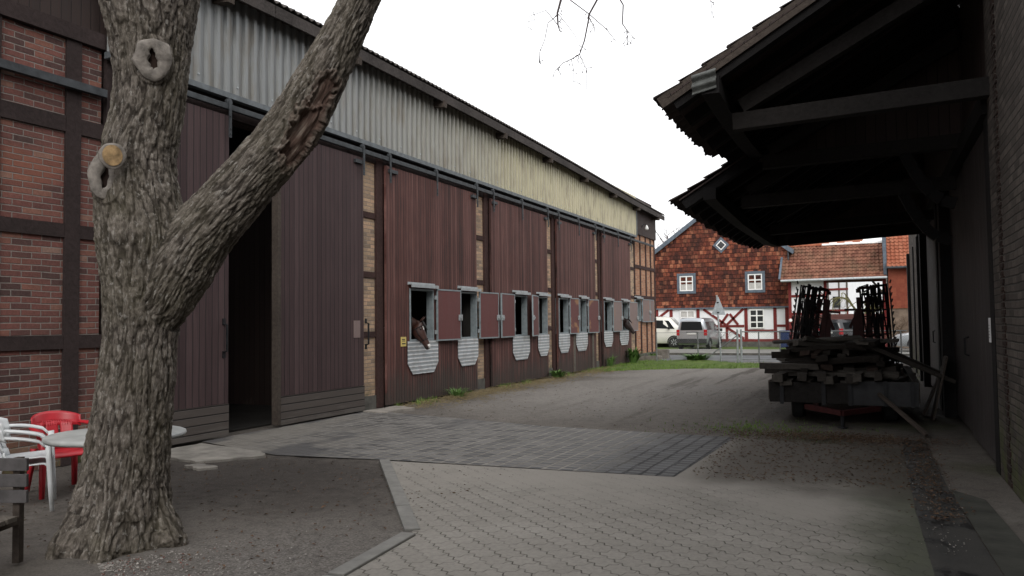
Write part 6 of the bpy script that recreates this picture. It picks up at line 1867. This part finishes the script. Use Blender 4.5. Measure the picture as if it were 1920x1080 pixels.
def chip_shape(mb, p):
    s = rs.uniform(.003, .011)
    vs = [p + Vector((rs.uniform(-1, 1), rs.uniform(-1, 1), rs.uniform(-.2, .9))) * s for _ in range(5)]
    mb.add(vs, [(0, 1, 2), (0, 2, 3), (0, 3, 1), (1, 2, 4), (2, 3, 4), (3, 1, 4)])
def litter_pos():
    k = rs.random()
    if k < .45: return (rs.gauss(-.6, .8), 12.35 + rs.gauss(0, .28) + .1 * rs.random(), 0) 
    if k < .75: return (rs.uniform(-1.9, .55), rs.uniform(8.8, 12.4), .002)
    if k < .9: return (rs.gauss(.5, .12), rs.uniform(7.5, 12), .012)
    return (rs.uniform(-8, 0), rs.uniform(12, 20), -.02)
def lim(f, x1=1.1):
    def g_():
        p = f()
        return p if p[0] < x1 and p[0] > -9.1 else None
    return g_
scatter('leaf_litter', 6000, lim(litter_pos), leaf_shape, M['leaf'], 'brown leaf litter swept along the edge of the paving', 'leaves')
scatter('dry_stalks', 260, lim(litter_pos, .25), lambda m_, p: straw_shape(m_, p, .14), M['stalk'], 'dry stalks lying among the leaf litter', 'stalks')
def chips_pos():
    r = abs(rs.gauss(0, .75)); a = rs.uniform(-.75, 1.2)
    return (-5.15 + r * math.cos(a) * 1.2, 4.25 + r * math.sin(a) * .9 - .15, -.006)
scatter('gravel', 1500, lambda: (lambda p: p if p[0] < -3.55 else None)(chips_pos()), chip_shape, M['chip'], 'pale stone chips scattered at the foot of the tree', 'gravel')
scatter('brick_crumbs', 130, lambda: (lambda p: p if p[0] < -3.6 else None)(chips_pos()), lambda m_, p: chip_shape(m_, p) or chip_shape(m_, p + Vector((.01, 0, 0))), M['chip_red'], 'red brick crumbs among the stone chips', 'crumbs')
scatter('pebbles', 2600, lambda: (lambda p: p if -9 < p[0] < 1 else None)((rs.uniform(-8.8, .8), 12.3 + 18 * rs.random() ** 1.4, -.008)), chip_shape, M['peb'], 'small stones and clods on the earth yard', 'pebbles')
scatter('bark_bits', 900, lambda: (rs.uniform(-8.3, -3.6), rs.uniform(4.2, 8.3), -.012), lambda m_, p: leaf_shape(m_, p), M['leaf'], 'dark twigs and bark bits on the soil under the tree', 'litter')
def straw_pos():
    y = rs.choice((rs.gauss(16.5, 1.6), rs.gauss(20.5, 2), rs.uniform(14, 28), rs.gauss(27, 1.2)))
    d = abs(rs.gauss(0, .38))
    if not 14.0 < y < 31 : return None
    return (-9.03 + d + .1, y, -.015 + max(0, .07 - d * .1) * rs.random())
scatter('straw', 4200, straw_pos, straw_shape, M['straw'], 'trodden straw along the foot of the barn', 'straw')
def blade(mb, p, h):
    a = rs.uniform(0, 6.28); d = Vector((math.cos(a), math.sin(a), 0)); w = Vector((-d.y, d.x, 0)) * rs.uniform(.006, .012)
    t = p + d * h * rs.uniform(.1, .6) + Vector((0, 0, h))
    mb.add([p - w, p + w, t], [(0, 1, 2)])
def verge_pos():
    x, y = rs.uniform(-9.1, -3.3), rs.uniform(26, 33.4)
    if not inpoly(x, y, VERGE): return None
    return (x, y, .0)
scatter('grass', 9000, verge_pos, lambda m_, p: blade(m_, p, rs.uniform(.06, .15) * (.6 + .9 * abs(NZ(p.x, p.y, 0, 1.2)))), M['grass'], 'grass blades on the green verge', 'grass')
def foot_pos():
    y = rs.uniform(14, 31); d = abs(rs.gauss(0, .16))
    if NZ(0, y, 1, .9) < .02: return None
    return (-9.02 + d, y, -.02)
scatter('tufted_grass', 1800, foot_pos, lambda m_, p: blade(m_, p, rs.uniform(.05, .16)), M['grass'], 'thin grass growing along the barn wall', 'grass')
def moss_pos():
    return (rs.gauss(-1.6, .7), rs.gauss(13.2, .6), -.03)
scatter('low_grass', 900, lim(moss_pos), lambda m_, p: blade(m_, p, rs.uniform(.02, .06)), M['grass'], 'short grass on the soil before the trailer', 'grass')
def gut_pos():
    return (rs.gauss(.47, .09), rs.uniform(6.5, 11.5), .014)
scatter('pale_litter', 260, gut_pos, chip_shape, M['chip'], 'pale crumbs and straw washed into the channel', 'litter')
